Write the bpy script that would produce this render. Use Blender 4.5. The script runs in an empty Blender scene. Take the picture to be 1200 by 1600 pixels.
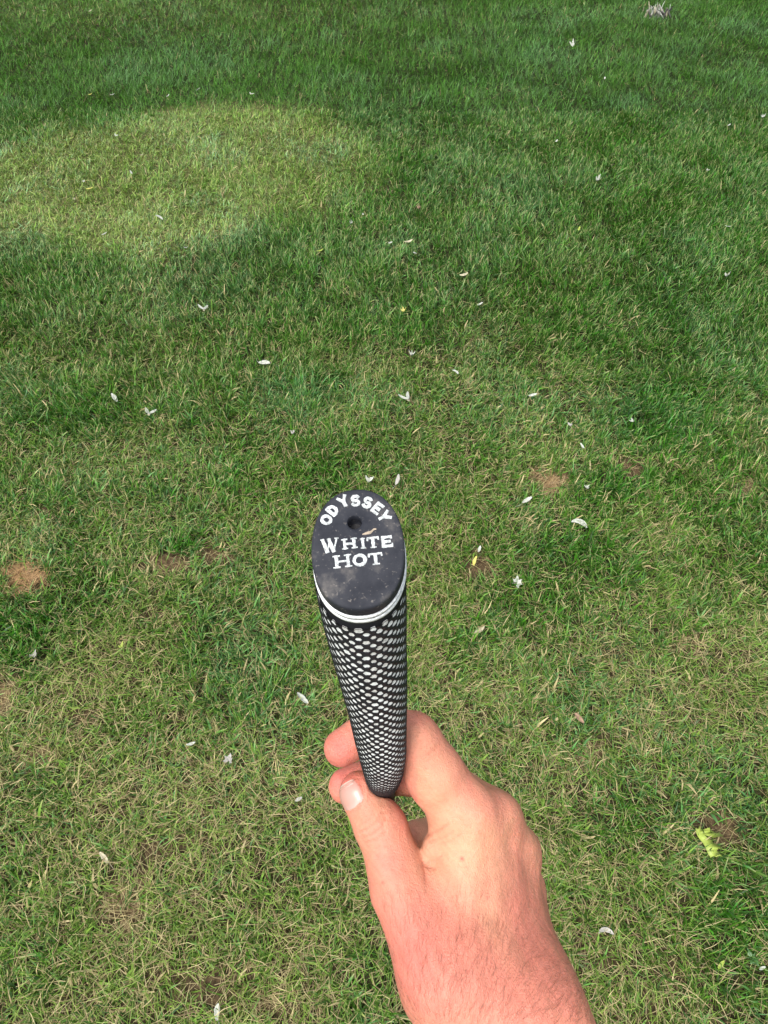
import bpy, bmesh, math, random
import numpy as np
from mathutils import Vector, Matrix

random.seed(7)
RNG = np.random.default_rng(11)
sc = bpy.context.scene
C = sc.collection

# ------------------------------------------------------------------ camera, sky, sun, exposure
CAM_H, PITCH, FPX = 1.55, 49.0, 1155.0        # eye height (m), degrees below the horizon, focal length
cam_d = bpy.data.cameras.new("camera")
cam_d.sensor_fit = 'VERTICAL'; cam_d.sensor_height = 24.0; cam_d.lens = 24.0 * FPX / 1600.0
cam_d.clip_start = 0.02; cam_d.clip_end = 3000
cam = bpy.data.objects.new("camera", cam_d); C.objects.link(cam)
cam.location = (0, 0, CAM_H); cam.rotation_euler = (math.radians(90 - PITCH), 0, 0)
sc.camera = cam

SUN_EL, SUN_AZ = 60.0, 215.0                  # azimuth measured from +Y towards +X
world = bpy.data.worlds.new("World"); sc.world = world; world.use_nodes = True
wn = world.node_tree.nodes; wl = world.node_tree.links
bg = wn["Background"]; sky = wn.new("ShaderNodeTexSky"); sky.sky_type = 'NISHITA'; sky.sun_disc = False
sky.sun_elevation = math.radians(SUN_EL); sky.sun_rotation = math.radians(SUN_AZ)
sky.air_density = 1.0; sky.dust_density = 4.0; sky.ozone_density = 1.0
hs = wn.new('ShaderNodeHueSaturation'); hs.inputs['Saturation'].default_value = .40   # thin bright cloud: a whiter sky
wl.new(sky.outputs[0], hs.inputs['Color']); wl.new(hs.outputs[0], bg.inputs[0]); bg.inputs[1].default_value = 0.15
sun_d = bpy.data.lights.new("sun", 'SUN'); sun_d.energy = 1.5; sun_d.angle = math.radians(22.0); sun_d.color = (1.0, 0.95, 0.87)
sun = bpy.data.objects.new("sun", sun_d); C.objects.link(sun)
sv = Vector((math.sin(math.radians(SUN_AZ)) * math.cos(math.radians(SUN_EL)), math.cos(math.radians(SUN_AZ)) * math.cos(math.radians(SUN_EL)), math.sin(math.radians(SUN_EL))))
sun.rotation_euler = sv.to_track_quat('Z', 'Y').to_euler()
sc.view_settings.view_transform = 'Standard'; sc.view_settings.look = 'None'
sc.view_settings.exposure = 0.88; sc.view_settings.gamma = 1; sc.view_settings.use_curve_mapping = False
sc.cycles.max_bounces = 6; sc.cycles.diffuse_bounces = 3; sc.cycles.glossy_bounces = 2; sc.cycles.transmission_bounces = 3
sc.cycles.use_denoising = True

# ------------------------------------------------------------------ frames of reference
cp, sp = math.cos(math.radians(PITCH)), math.sin(math.radians(PITCH))
R_ = np.array([1.0, 0, 0]); U_ = np.array([0, sp, cp]); F_ = np.array([0, cp, -sp]); O_ = np.array([0, 0, CAM_H])
def to_world(p):                               # eye-frame mm (right, up, forward) -> metres in the world
    p = np.asarray(p, float) * 0.001
    return O_ + p[..., 0:1] * R_ + p[..., 1:2] * U_ + p[..., 2:3] * F_
def E(px, py, z):                              # sight-line at px,py and depth z mm -> eye-frame mm
    return np.array([(px - 600) * z / FPX, (800 - py) * z / FPX, z], float)
def ground_at(px, py, h=0.0):
    d = F_ + (px - 600) / FPX * R_ + (800 - py) / FPX * U_
    return O_ + d * ((h - CAM_H) / d[2])
def ground_px(x, y, h=0.02):                   # ground point(s) -> picture coordinates
    rz = y * cp - (h - CAM_H) * sp
    ru = y * sp + (h - CAM_H) * cp
    rz = np.maximum(rz, 0.05)
    return 600 + FPX * x / rz, 800 - FPX * ru / rz

# ------------------------------------------------------------------ noise
_tab = np.random.default_rng(3).random((256, 256)).astype(np.float32)
def vnoise(x, y):
    x = np.asarray(x, np.float64); y = np.asarray(y, np.float64)
    xi = np.floor(x).astype(int); yi = np.floor(y).astype(int); fx = x - xi; fy = y - yi
    fx = fx * fx * (3 - 2 * fx); fy = fy * fy * (3 - 2 * fy)
    a = _tab[xi & 255, yi & 255]; b = _tab[(xi + 1) & 255, yi & 255]; c = _tab[xi & 255, (yi + 1) & 255]; d = _tab[(xi + 1) & 255, (yi + 1) & 255]
    return (a * (1 - fx) + b * fx) * (1 - fy) + (c * (1 - fx) + d * fx) * fy
def fbm(x, y, o=3):
    s = 0; a = 0.5; t = 0
    for i in range(o):
        s = s + a * vnoise(x * 2 ** i + 17.3 * i, y * 2 ** i + 5.1 * i); t += a; a *= 0.5
    return s / t
def sstep(a, b, x):
    t = np.clip((x - a) / (b - a), 0, 1); return t * t * (3 - 2 * t)

# ------------------------------------------------------------------ materials
def mat(name):
    m = bpy.data.materials.new(name); m.use_nodes = True
    return m, m.node_tree.nodes, m.node_tree.links, m.node_tree.nodes["Principled BSDF"]
def simple(name, col, rough=0.5, spec=0.5, metal=0.0, nscale=None, namp=0.25, bump=0.0, bscale=200):
    m, n, l, b = mat(name)
    b.inputs["Roughness"].default_value = rough; b.inputs["Metallic"].default_value = metal
    b.inputs["Specular IOR Level"].default_value = spec
    b.inputs["Base Color"].default_value = (*col, 1)
    tc = n.new("ShaderNodeTexCoord")
    if nscale:
        t = n.new("ShaderNodeTexNoise"); t.inputs["Scale"].default_value = nscale; t.inputs["Detail"].default_value = 5
        l.new(tc.outputs["Object"], t.inputs["Vector"])
        r = n.new("ShaderNodeValToRGB"); r.color_ramp.elements[0].position = 0.3; r.color_ramp.elements[1].position = 0.7
        r.color_ramp.elements[0].color = (*[c * (1 - namp) for c in col], 1); r.color_ramp.elements[1].color = (*[min(1, c * (1 + namp)) for c in col], 1)
        l.new(t.outputs[0], r.inputs[0]); l.new(r.outputs[0], b.inputs["Base Color"])
    if bump:
        t = n.new("ShaderNodeTexNoise"); t.inputs["Scale"].default_value = bscale; t.inputs["Detail"].default_value = 4
        l.new(tc.outputs["Object"], t.inputs["Vector"])
        bp = n.new("ShaderNodeBump"); bp.inputs["Strength"].default_value = bump; bp.inputs["Distance"].default_value = 0.0006
        l.new(t.outputs[0], bp.inputs["Height"]); l.new(bp.outputs[0], b.inputs["Normal"])
    return m

def mesh_obj(name, verts, faces, m=None, parent=None, smooth=True):
    me = bpy.data.meshes.new(name)
    me.from_pydata([tuple(v) for v in verts], [], [tuple(f) for f in faces]); me.update()
    if smooth: me.polygons.foreach_set("use_smooth", [True] * len(me.polygons))
    o = bpy.data.objects.new(name, me); C.objects.link(o)
    if m: me.materials.append(m)
    if parent: o.parent = parent
    return o
def big_mesh(name, verts, quads, tris=None):
    """numpy arrays straight into a mesh"""
    me = bpy.data.meshes.new(name)
    nq = len(quads); nt = 0 if tris is None else len(tris)
    me.vertices.add(len(verts)); me.vertices.foreach_set("co", np.asarray(verts, np.float32).ravel())
    loops = quads.ravel() if not nt else np.concatenate([quads.ravel(), tris.ravel()])
    me.loops.add(len(loops)); me.loops.foreach_set("vertex_index", loops.astype(np.int32))
    me.polygons.add(nq + nt)
    starts = np.concatenate([np.arange(nq) * 4, nq * 4 + np.arange(nt) * 3]).astype(np.int32)
    me.polygons.foreach_set("loop_start", starts)
    me.polygons.foreach_set("use_smooth", np.ones(nq + nt, bool))
    me.update(calc_edges=True)
    return me
def set_color(me, col, name="col"):
    a = me.color_attributes.new(name, 'FLOAT_COLOR', 'POINT')
    c = np.ones((len(me.vertices), 4), np.float32); c[:, :3] = col; a.data.foreach_set("color", c.ravel())
def tag(o, label=None, cat=None, group=None, kind=None):
    if label: o['label'] = label
    if cat: o['category'] = cat
    if group: o['group'] = group
    if kind: o['kind'] = kind
    return o
def empty(name, loc=(0, 0, 0)):
    o = bpy.data.objects.new(name, None); C.objects.link(o); o.location = loc; o.empty_display_size = 0.02; return o

# ------------------------------------------------------------------ the lawn: where it is dry, lush or bare
BARE = [  # px, py, rx, ry, amount, kind (0 straw-orange, 1 dark soil, 2 pale soil)
    (36, 900, 40, 28, 1.25, 0), (268, 880, 38, 16, 1.0, 1), (330, 868, 34, 15, .95, 1), (862, 750, 27, 20, .95, 0), (835, 738, 22, 10, .7, 0), (988, 724, 28, 17, .9, 1),
    (2, 1092, 18, 40, .9, 2), (1120, 1288, 44, 24, .95, 1), (752, 882, 34, 18, .7, 1), (1170, 752, 22, 14, .6, 2),
    (130, 1130, 30, 18, .45, 1), (195, 1425, 40, 40, .5, 2), (320, 1545, 60, 34, .45, 1), (60, 1180, 40, 24, .5, 2),
    (450, 1170, 34, 20, .3, 1), (240, 1330, 34, 24, .4, 1), (905, 1180, 40, 24, .35, 2), (1085, 1000, 30, 16, .35, 2),
    (940, 1490, 30, 30, .4, 1), (1050, 1525, 40, 30, .4, 1), (60, 800, 20, 14, .4, 2), (225, 962, 20, 12, .4, 1), (420, 1560, 40, 26, .4, 2)]
def bare_amount(px, py):
    out = np.zeros_like(px); kind = np.full(px.shape, 1.0)
    wob = (fbm(px * 0.05, py * 0.05) - .5) * 1.1
    for (cx, cy, rx, ry, a, k) in BARE:
        d = np.sqrt(((px - cx) / rx) ** 2 + ((py - cy) / ry) ** 2) + wob
        v = a * (1 - sstep(0.55, 1.25, d)); kind = np.where(v > out, k, kind); out = np.maximum(out, v)
    return out, kind
def patch_mask(px, py):                        # the paler olive patch on the far left
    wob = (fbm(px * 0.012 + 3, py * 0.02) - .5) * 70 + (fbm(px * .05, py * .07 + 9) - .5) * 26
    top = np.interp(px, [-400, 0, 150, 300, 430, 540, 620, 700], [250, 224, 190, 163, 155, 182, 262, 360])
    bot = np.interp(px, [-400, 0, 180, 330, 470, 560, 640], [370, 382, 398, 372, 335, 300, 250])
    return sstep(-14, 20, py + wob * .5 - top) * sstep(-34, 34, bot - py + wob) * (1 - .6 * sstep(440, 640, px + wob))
LUSH = [(1030, 650, 60, 45, .35), (900, 860, 90, 45, .3), (150, 640, 150, 40, .25), (60, 790, 70, 60, .35), (700, 510, 120, 40, .2), (280, 850, 50, 30, .3), (120, 930, 60, 50, .35), (1140, 560, 120, 80, .2),
        (30, 1000, 60, 60, .35), (720, 1000, 40, 50, .3), (60, 1500, 80, 60, .3), (1150, 1430, 80, 90, .25), (1000, 1250, 60, 60, .2), (240, 760, 90, 30, .25), (960, 760, 60, 30, .3)]
def dryness_and_shade(x, y, px, py):
    base = np.interp(py, [0, 300, 460, 650, 850, 1150, 1600], [.07, .08, .17, .36, .50, .62, .60])
    base = base - sstep(650, 1200, px) * np.interp(py, [0, 700, 1000, 1600], [0, .16, .12, .06])
    n = fbm(x * 2.6 + 9, y * 2.6, 4) - .5
    n2 = fbm(x * 7 + 40, y * 7 + 3, 3) - .5
    d = base + n * np.interp(py, [0, 300, 700, 1600], [.10, .2, .6, .7]) + n2 * np.interp(py, [0, 400, 1600], [.1, .35, .75])
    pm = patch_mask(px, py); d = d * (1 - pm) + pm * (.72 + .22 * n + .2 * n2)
    d = d + .28 * np.exp(-((px - 150) / 500) ** 2 - ((py - 10) / 45) ** 2)  # browner strip at the far left: tree shade put into the grass colour
    for (cx, cy, rx, ry, a) in LUSH: d = d - a * np.exp(-((px - cx) / rx) ** 2 - ((py - cy) / ry) ** 2)
    return np.clip(d, 0, 1)

# ------------------------------------------------------------------ ground sheet
m, n, l, b = mat("soil")
at = n.new("ShaderNodeAttribute"); at.attribute_name = "col"
tc = n.new("ShaderNodeTexCoord"); t1 = n.new("ShaderNodeTexNoise"); t1.inputs["Scale"].default_value = 90; t1.inputs["Detail"].default_value = 8
l.new(tc.outputs["Object"], t1.inputs["Vector"])
r = n.new("ShaderNodeMapRange"); r.inputs[1].default_value = .3; r.inputs[2].default_value = .7; r.inputs[3].default_value = .45; r.inputs[4].default_value = 1.5
l.new(t1.outputs[0], r.inputs[0])
mx = n.new("ShaderNodeVectorMath"); mx.operation = 'SCALE'
l.new(at.outputs["Color"], mx.inputs[0]); l.new(r.outputs[0], mx.inputs["Scale"]); l.new(mx.outputs[0], b.inputs["Base Color"])
b.inputs["Roughness"].default_value = 1; b.inputs["Specular IOR Level"].default_value = .1
bp = n.new("ShaderNodeBump"); bp.inputs["Strength"].default_value = 1; bp.inputs["Distance"].default_value = .008
l.new(t1.outputs[0], bp.inputs["Height"]); l.new(bp.outputs[0], b.inputs["Normal"])
M_SOIL = m
gx = np.concatenate([[-900, -300, -100, -40, -15, -8], np.arange(-4.4, 4.41, .035), [8, 15, 40, 100, 300, 900]])
gy = np.concatenate([[-900, -300, -100, -40, -15, -5, -2], np.arange(-.7, 7.6, .035), [9, 12, 18, 30, 60, 120, 300, 900]])
GX, GY = np.meshgrid(gx, gy, indexing='ij')
inner = (np.abs(GX) < 4.5) & (GY > -.8) & (GY < 7.7)
def relief(x, y):
    return (fbm(x * 1.3, y * 1.3) - .5) * .05 + (fbm(x * 7, y * 7) - .5) * .012
GZ = np.where(inner, relief(GX, GY), -.003)
V = np.stack([GX, GY, GZ], -1).reshape(-1, 3)
ny = len(gy); I = (np.arange(len(gx) - 1)[:, None] * ny + np.arange(ny - 1)[None]).ravel()
me = big_mesh("ground", V, np.stack([I, I + ny, I + ny + 1, I + 1], 1))
gpx, gpy = ground_px(V[:, 0], V[:, 1], 0)
ba, bk = bare_amount(gpx, gpy); dr = dryness_and_shade(V[:, 0], V[:, 1], gpx, gpy)
ok = inner.ravel()
base = np.array([.016, .024, .008])[None] * (1 - dr[:, None]) + np.array([.060, .044, .024])[None] * dr[:, None]
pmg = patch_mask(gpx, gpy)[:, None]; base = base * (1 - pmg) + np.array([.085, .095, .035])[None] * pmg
edge_ = sstep(.1, .6, np.abs(V[:, 0]) - 600 / FPX * (V[:, 1] * cp + CAM_H * sp))[:, None]; base = base * (1 - edge_) + np.array([.045, .085, .022])[None] * edge_
kc = np.array([[.22, .145, .075], [.105, .07, .04], [.22, .15, .085]])[bk.astype(int)]
base = base * (1 - ba[:, None]) + kc * ba[:, None]
base = np.where(ok[:, None], base, np.array([.045, .085, .022]))
set_color(me, base)
g = bpy.data.objects.new("ground", me); C.objects.link(g); me.materials.append(M_SOIL); g['kind'] = 'structure'

# ------------------------------------------------------------------ grass
m, n, l, b = mat("grass_blades")
at = n.new("ShaderNodeAttribute"); at.attribute_name = "col"
l.new(at.outputs["Color"], b.inputs["Base Color"])
b.inputs["Roughness"].default_value = .45; b.inputs["Specular IOR Level"].default_value = .26
tr = n.new("ShaderNodeBsdfTranslucent"); br = n.new("ShaderNodeVectorMath"); br.operation = 'MULTIPLY'; br.inputs[1].default_value = (1.25, 1.35, .6)
l.new(at.outputs["Color"], br.inputs[0]); l.new(br.outputs[0], tr.inputs["Color"])
ms = n.new("ShaderNodeMixShader"); ms.inputs[0].default_value = .28
l.new(b.outputs[0], ms.inputs[1]); l.new(tr.outputs[0], ms.inputs[2]); l.new(ms.outputs[0], n["Material Output"].inputs["Surface"])
M_GRASS = m

def lawn(n_blades, y0, y1, segs, wscale, density_pow, seed, dry_layer=False, outer=False):
    rng = np.random.default_rng(seed)
    N = n_blades
    # y sampled so that the width of the view decides how many blades fall in each row
    ys = np.linspace(y0, y1, 400); half = 600 / FPX * (ys * cp + CAM_H * sp) + .35
    w = half * np.interp(ys, [-.5, 1, 3, 7], [1.0, 1.0, .75, .55]) if density_pow else half
    cdf = np.cumsum(w); cdf /= cdf[-1]
    y = np.interp(rng.random(N), cdf, ys); half = 600 / FPX * (y * cp + CAM_H * sp) + .35
    x = (rng.random(N) * 2 - 1) * half
    if outer: x = np.sign(x) * (half + 2.2 * rng.random(N) ** 1.3)
    # gather blades into small clumps
    if not dry_layer:
        cl = .012 + .014 * rng.random(N); cx = np.round(x / .055) ; cy = np.round(y / .055)
        jx = _tab[cx.astype(int) & 255, cy.astype(int) & 255] - .5; jy = _tab[(cy.astype(int) + 91) & 255, cx.astype(int) & 255] - .5
        tx = (cx + jx * .9) * .055; ty = (cy + jy * .9) * .055; pull = .55 * rng.random(N)
        x = x + (tx - x) * pull; y = y + (ty - y) * pull
    px, py = ground_px(x, y)
    ba, bk = bare_amount(px, py); dr = dryness_and_shade(x, y, px, py)
    if dry_layer:
        keep = rng.random(N) < np.clip(.02 + np.interp(py, [500, 900], [.7, 1.25]) * dr + ba * .8, 0, 1) * np.where(ba > .3, np.where(bk == 1, .35, 1), 1)
    else:
        thin = fbm(x * 9 + 70, y * 9, 3)
        thin = np.where(y > 2.6, .6, thin); dr = np.where(y > 2.6, dr * .8, dr)
        keep = rng.random(N) < np.clip(1.12 - .45 * dr - 1.25 * ba - np.clip(.42 - thin, 0, 1) * 2.2 * np.clip(dr * 1.6, 0, 1), 0.02, 1)
    x, y, px, py, dr, ba, bk = [a[keep] for a in (x, y, px, py, dr, ba, bk)]; N = len(x)
    r1, r2, r3, r4 = rng.random((4, N))
    lean_dir = fbm(x * 1.4 + 5, y * 1.4 + 2, 3) * 14 + fbm(x * 6, y * 6 + 31, 2) * 7
    if dry_layer:
        az = rng.random(N) * 6.283; L = .018 + .035 * r1; wd = .0011 + .0009 * r2
        th0 = 1.15 + .35 * r3; bend = rng.normal(0, .5, N); twist = rng.normal(0, .9, N); z0 = .001 + .024 * r4 * (1 - ba)
        z0 = z0 + .012 * np.exp(-((px - 38) / 34) ** 2 - ((py - 898) / 24) ** 2)
    else:
        az = lean_dir + rng.normal(0, 1.55, N)
        lush = 1 - dr
        L = (.026 + .034 * r1 ** 1.3) * (.66 + .36 * lush) * (1 + .35 * (fbm(x * 5 + 8, y * 5 + 60) - .5) * 2)
        L = L * np.interp(y, [2, 4], [1, .85])
        wd = (.0020 + .0024 * r2 * r2 + .0028 * r2 ** 14) * (.85 + .25 * lush)
        th0 = np.abs(rng.normal(.42 + .38 * dr, .3, N)); bend = rng.normal(.75, .55, N); twist = rng.normal(0, .6, N); z0 = np.zeros(N)
    wd = wd * wscale * np.interp(y, [0, 2, 5, 7], [1, 1, 1.05, 1.2])
    z0 = z0 + relief(x, y)
    S = segs
    t = np.linspace(0, 1, S + 1)
    P = np.zeros((N, S + 1, 3), np.float32); W = np.zeros((N, S + 1, 3), np.float32)
    cur = np.stack([x, y, z0], 1); curv = rng.normal(0, .35, N)
    for i in range(S + 1):
        P[:, i] = cur
        tt = t[i]
        th = np.clip(th0 + bend * (tt if S > 1 else .45), 0, 2.3 if not dry_layer else 1.75); a = az + curv * tt * 1.6
        sd = a + math.pi / 2 + twist * tt
        wi = wd * (1 - .75 * tt ** 2.2) * (.75 + .25 * min(1, tt * 4))
        W[:, i, 0] = np.cos(sd) * wi * .5; W[:, i, 1] = np.sin(sd) * wi * .5; W[:, i, 2] = np.sin(twist * 1.3 + tt) * wi * .22
        st = L / S
        cur = cur + np.stack([np.sin(th) * np.cos(a) * st, np.sin(th) * np.sin(a) * st, np.cos(th) * st], 1)
        cur[:, 2] = np.maximum(cur[:, 2], z0 + .001)
    vert = np.stack([P - W, P + W], 2).reshape(-1, 3)           # N,(S+1),2
    b0 = (np.arange(N) * (S + 1) * 2)[:, None] + (np.arange(S) * 2)[None]
    q = np.stack([b0, b0 + 1, b0 + 3, b0 + 2], -1).reshape(-1, 4)
    # colours
    k1, k2, k3 = rng.random((3, N))
    hue = fbm(x * 3.3 + 80, y * 3.3 + 44, 3)
    green = np.array([.040, .168, .009]); blue = np.array([.095, .250, .085]); olive = np.array([.175, .270, .048]); straw = np.array([.50, .42, .22]); orange = np.array([.46, .29, .145]); brown = np.array([.20, .135, .07])
    if dry_layer:
        c = straw[None] * (.55 + .6 * k1[:, None]); c = c * (1 - .75 * (k2 < .28)[:, None]) + brown[None] * .75 * (k2 < .28)[:, None]
        isor = (ba > .25) & (bk == 0); c = np.where(isor[:, None], np.where((px < 200)[:, None], orange[None], np.array([.42, .31, .17])[None]) * (.6 + .6 * k1[:, None]), c)
        grn = (k3 > .5) & ~isor & (ba < .3); c = np.where(grn[:, None], olive[None] * (.7 + .8 * k1[:, None]), c)
    else:
        mixo = np.clip(dr * .98 - .02 + (k1 - .5) * .55 + (hue - .5) * .5, 0, 1)[:, None]
        c = green[None] * (1 - mixo) + olive[None] * mixo
        clump = sstep(.52, .68, fbm(x * 3.1 + 11, y * 2.2 + 70, 3)) * np.interp(py, [0, 60, 200, 600, 900], [.1, .45, .45, .35, .15])
        bl = (np.clip(clump + k2 * 1.5 - .75 + (hue - .5) * 1.8 + .12 * sstep(500, 1100, py), 0, 1) * .9)[:, None]; c = c * (1 - bl) + blue[None] * bl
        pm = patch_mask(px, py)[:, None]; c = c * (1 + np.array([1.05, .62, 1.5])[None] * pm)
        c = c * (.36 + 1.30 * k3[:, None] ** 1.5)
        dead = rng.random(N) < dr * .26 * np.where(y > 2.6, .5, 1); c = np.where(dead[:, None], straw[None] * (.6 + .6 * k1[:, None]), c)
    cc = np.repeat(c[:, None, :], S + 1, 1)
    if not dry_layer:
        base = np.clip(1 - t * 3.2, 0, 1)[None, :, None] * (.55 if S > 1 else .12); cc = cc * (1 - base) + np.array([.20, .19, .085])[None, None] * base
        tip = (np.clip(t * 5 - 4, 0, 1)[None, :, None]) * ((k2 + k3) > 1.15)[:, None, None] * (.7 if S > 1 else .1); cc = cc * (1 - tip) + straw[None, None] * tip
    cc = np.repeat(cc[:, :, None, :], 2, 2).reshape(-1, 3)
    return vert, q, cc
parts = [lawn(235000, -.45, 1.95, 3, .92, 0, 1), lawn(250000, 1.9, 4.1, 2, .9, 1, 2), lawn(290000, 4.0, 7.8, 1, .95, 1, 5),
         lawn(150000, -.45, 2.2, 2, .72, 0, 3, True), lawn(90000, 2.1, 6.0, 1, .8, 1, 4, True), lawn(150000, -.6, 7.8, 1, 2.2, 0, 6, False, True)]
off = 0; VV, QQ, CC = [], [], []
for v, q, c in parts:
    VV.append(v); QQ.append(q + off); CC.append(c); off += len(v)
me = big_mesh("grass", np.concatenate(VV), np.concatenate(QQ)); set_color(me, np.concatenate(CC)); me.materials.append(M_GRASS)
gr = bpy.data.objects.new("grass", me); C.objects.link(gr)
tag(gr, "mown lawn grass, lush green far off, thin and strawy near the hand", "grass", None, "stuff")
print("grass tris", sum(len(q) for q in QQ) * 2)
del parts, VV, QQ, CC

# ------------------------------------------------------------------ putter
M_RUB = simple("black_rubber", (.012, .012, .015), rough=.6, spec=.3, nscale=60, namp=.3, bump=.35, bscale=900)
M_WHT = simple("white_paint", (.70, .72, .72), rough=.55, spec=.35, nscale=900, namp=.3, bump=.3, bscale=1500)
M_FLK2 = simple("worn_fleck_paint", (.50, .50, .48), rough=.6, spec=.3, nscale=900, namp=.35)
M_LET = simple("letter_paint", (.47, .50, .50), rough=.6, spec=.3, nscale=1300, namp=.5, bump=.6, bscale=1500)
M_FLK = simple("fleck_paint", (.62, .64, .63), rough=.55, spec=.3, nscale=700, namp=.22, bump=.3, bscale=1500)
M_CHR = simple("steel", (.55, .56, .57), rough=.18, metal=1.0)
M_HEAD = simple("dark_head", (.05, .05, .055), rough=.35, metal=.6)
# cap top: worn, dusty rubber
m, n, l, b = mat("worn_cap_rubber")
tc = n.new("ShaderNodeTexCoord"); a1 = n.new("ShaderNodeTexNoise"); a1.inputs["Scale"].default_value = 95; a1.inputs["Detail"].default_value = 7; a1.inputs["Roughness"].default_value = .62
a2 = n.new("ShaderNodeTexNoise"); a2.inputs["Scale"].default_value = 900; a2.inputs["Detail"].default_value = 3
l.new(tc.outputs["Object"], a1.inputs["Vector"]); l.new(tc.outputs["Object"], a2.inputs["Vector"])
rp = n.new("ShaderNodeValToRGB"); e = rp.color_ramp.elements; e[0].position = .35; e[0].color = (.016, .018, .025, 1); e[1].position = .75; e[1].color = (.12, .112, .105, 1)
e2 = rp.color_ramp.elements.new(.55); e2.color = (.030, .032, .040, 1)
l.new(a1.outputs[0], rp.inputs[0])
rp2 = n.new("ShaderNodeValToRGB"); e = rp2.color_ramp.elements; e[0].position = .62; e[0].color = (0, 0, 0, 1); e[1].position = .72; e[1].color = (.5, .5, .5, 1)
l.new(a2.outputs[0], rp2.inputs[0])
mm = n.new("ShaderNodeMix"); mm.data_type = 'RGBA'; mm.inputs[7].default_value = (.22, .2, .18, 1)
l.new(rp2.outputs[0], mm.inputs[0]); l.new(rp.outputs[0], mm.inputs[6]); l.new(mm.outputs[2], b.inputs["Base Color"])
b.inputs["Roughness"].default_value = .7; b.inputs["Specular IOR Level"].default_value = .2
bp = n.new("ShaderNodeBump"); bp.inputs["Strength"].default_value = .35; bp.inputs["Distance"].default_value = .0004
l.new(a1.outputs[0], bp.inputs["Height"]); l.new(bp.outputs[0], b.inputs["Normal"])
M_CAP = m

putter = empty("putter", (0, 0, 0))
tag(putter, "golf putter held grip-up towards the camera, black oval cap with white lettering", "golf club")

# rings of the grip: (front-point px, py, z mm, half width mm, depth mm, tilt deg of the ring's plane)
def ring_frame(tilt):
    a = math.radians(tilt)                      # direction the grip runs in, below the line of sight
    A = np.array([0.03, -math.sin(a), math.cos(a)]); A /= np.linalg.norm(A)
    X = np.array([1, 0.06, 0.0]); X -= A * X.dot(A); X /= np.linalg.norm(X)
    N = np.cross(A, X); 
    if N[1] > 0: N = -N
    return A, X, N                              # N points to the front (towards the bottom of the picture)
def sect(center, X, N, hw, hd, e=2.25, n=72, flat=0.0):
    th = np.linspace(0, 2 * math.pi, n, endpoint=False)
    c, s = np.cos(th), np.sin(th)
    u = np.sign(c) * np.abs(c) ** (2 / e) * hw; v = np.sign(s) * np.abs(s) ** (2 / e) * hd
    u = u * (1 + flat * v / hd)                 # egg shape
    return center + u[:, None] * X + v[:, None] * N
CAP_T = 26.0
A0, X0, N0 = ring_frame(CAP_T)
capc = E(559, 854, 227)
HW, HD = 14.4, 20.2
def loft(rings, name, m, parent, cap0=True, cap1=True):
    n = len(rings[0]); V = np.concatenate(rings); F = []
    for i in range(len(rings) - 1):
        for j in range(n):
            a = i * n + j; b_ = i * n + (j + 1) % n; F.append((a, b_, b_ + n, a + n))
    if cap0: F.append(tuple(range(n))[::-1])
    if cap1: F.append(tuple(range((len(rings) - 1) * n, len(rings) * n)))
    o = mesh_obj(name, to_world(V), F, m, parent)
    bm = bmesh.new(); bm.from_mesh(o.data); bmesh.ops.recalc_face_normals(bm, faces=bm.faces); bm.to_mesh(o.data); bm.free()
    return o
# cap with a round hole in the middle of its upper half
HOLE_R = 2.25                     # along N0 from the cap centre (negative = up in the picture)
nseg = 96
def cap_ring(grow, down, e=2.2):
    return sect(capc + A0 * down, X0, N0, HW + grow, HD + grow, e=e, n=nseg, flat=.012)
outer = [cap_ring(-1.0, 0.0), cap_ring(-.45, .18), cap_ring(-.12, .6), cap_ring(0, 1.2), cap_ring(.1, 5.6), cap_ring(.0, 6.1), cap_ring(-.6, 6.2)]
_d = E(554, 816, 1.0); hc = _d * (capc.dot(A0) / _d.dot(A0))
th = np.linspace(0, 2 * math.pi, nseg, endpoint=False)
def hole_ring(r, down): return hc + A0 * down + r * (np.cos(th)[:, None] * X0 + np.sin(th)[:, None] * N0)
inner_r = [hole_ring(HOLE_R + .25, 0.0), hole_ring(HOLE_R, .25), hole_ring(HOLE_R * .98, 3.0), hole_ring(HOLE_R * .96, 6.0)]
top = outer[0]; mids = [hole_ring(HOLE_R + .25, 0) * (1 - f) + top * f for f in (.75, .5, .25, .04)]
cap = loft(list(reversed(outer)) + mids + inner_r, "cap", M_CAP, putter, cap0=True, cap1=True)
tag(cap, "worn black rubber cap with a small round hole")
bot = loft([hole_ring(HOLE_R * .93, 5.6), hole_ring(.4, 5.7)], "hole_floor", M_RUB, cap, False, True)
# white double ring
def ringpart(d0, d1, g, name, m):
    rr = [cap_ring(g - .8, d0), cap_ring(g, d0 + .12), cap_ring(g + .12, (d0 + d1) / 2), cap_ring(g, d1 - .12), cap_ring(g - .8, d1)]
    return loft(rr, name, m, putter)
ringpart(6.6, 8.9, .3, "ring", M_WHT)
ringpart(8.9, 9.8, .1, "groove", M_RUB)
ringpart(9.8, 12.2, .4, "ring", M_WHT)

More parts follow.
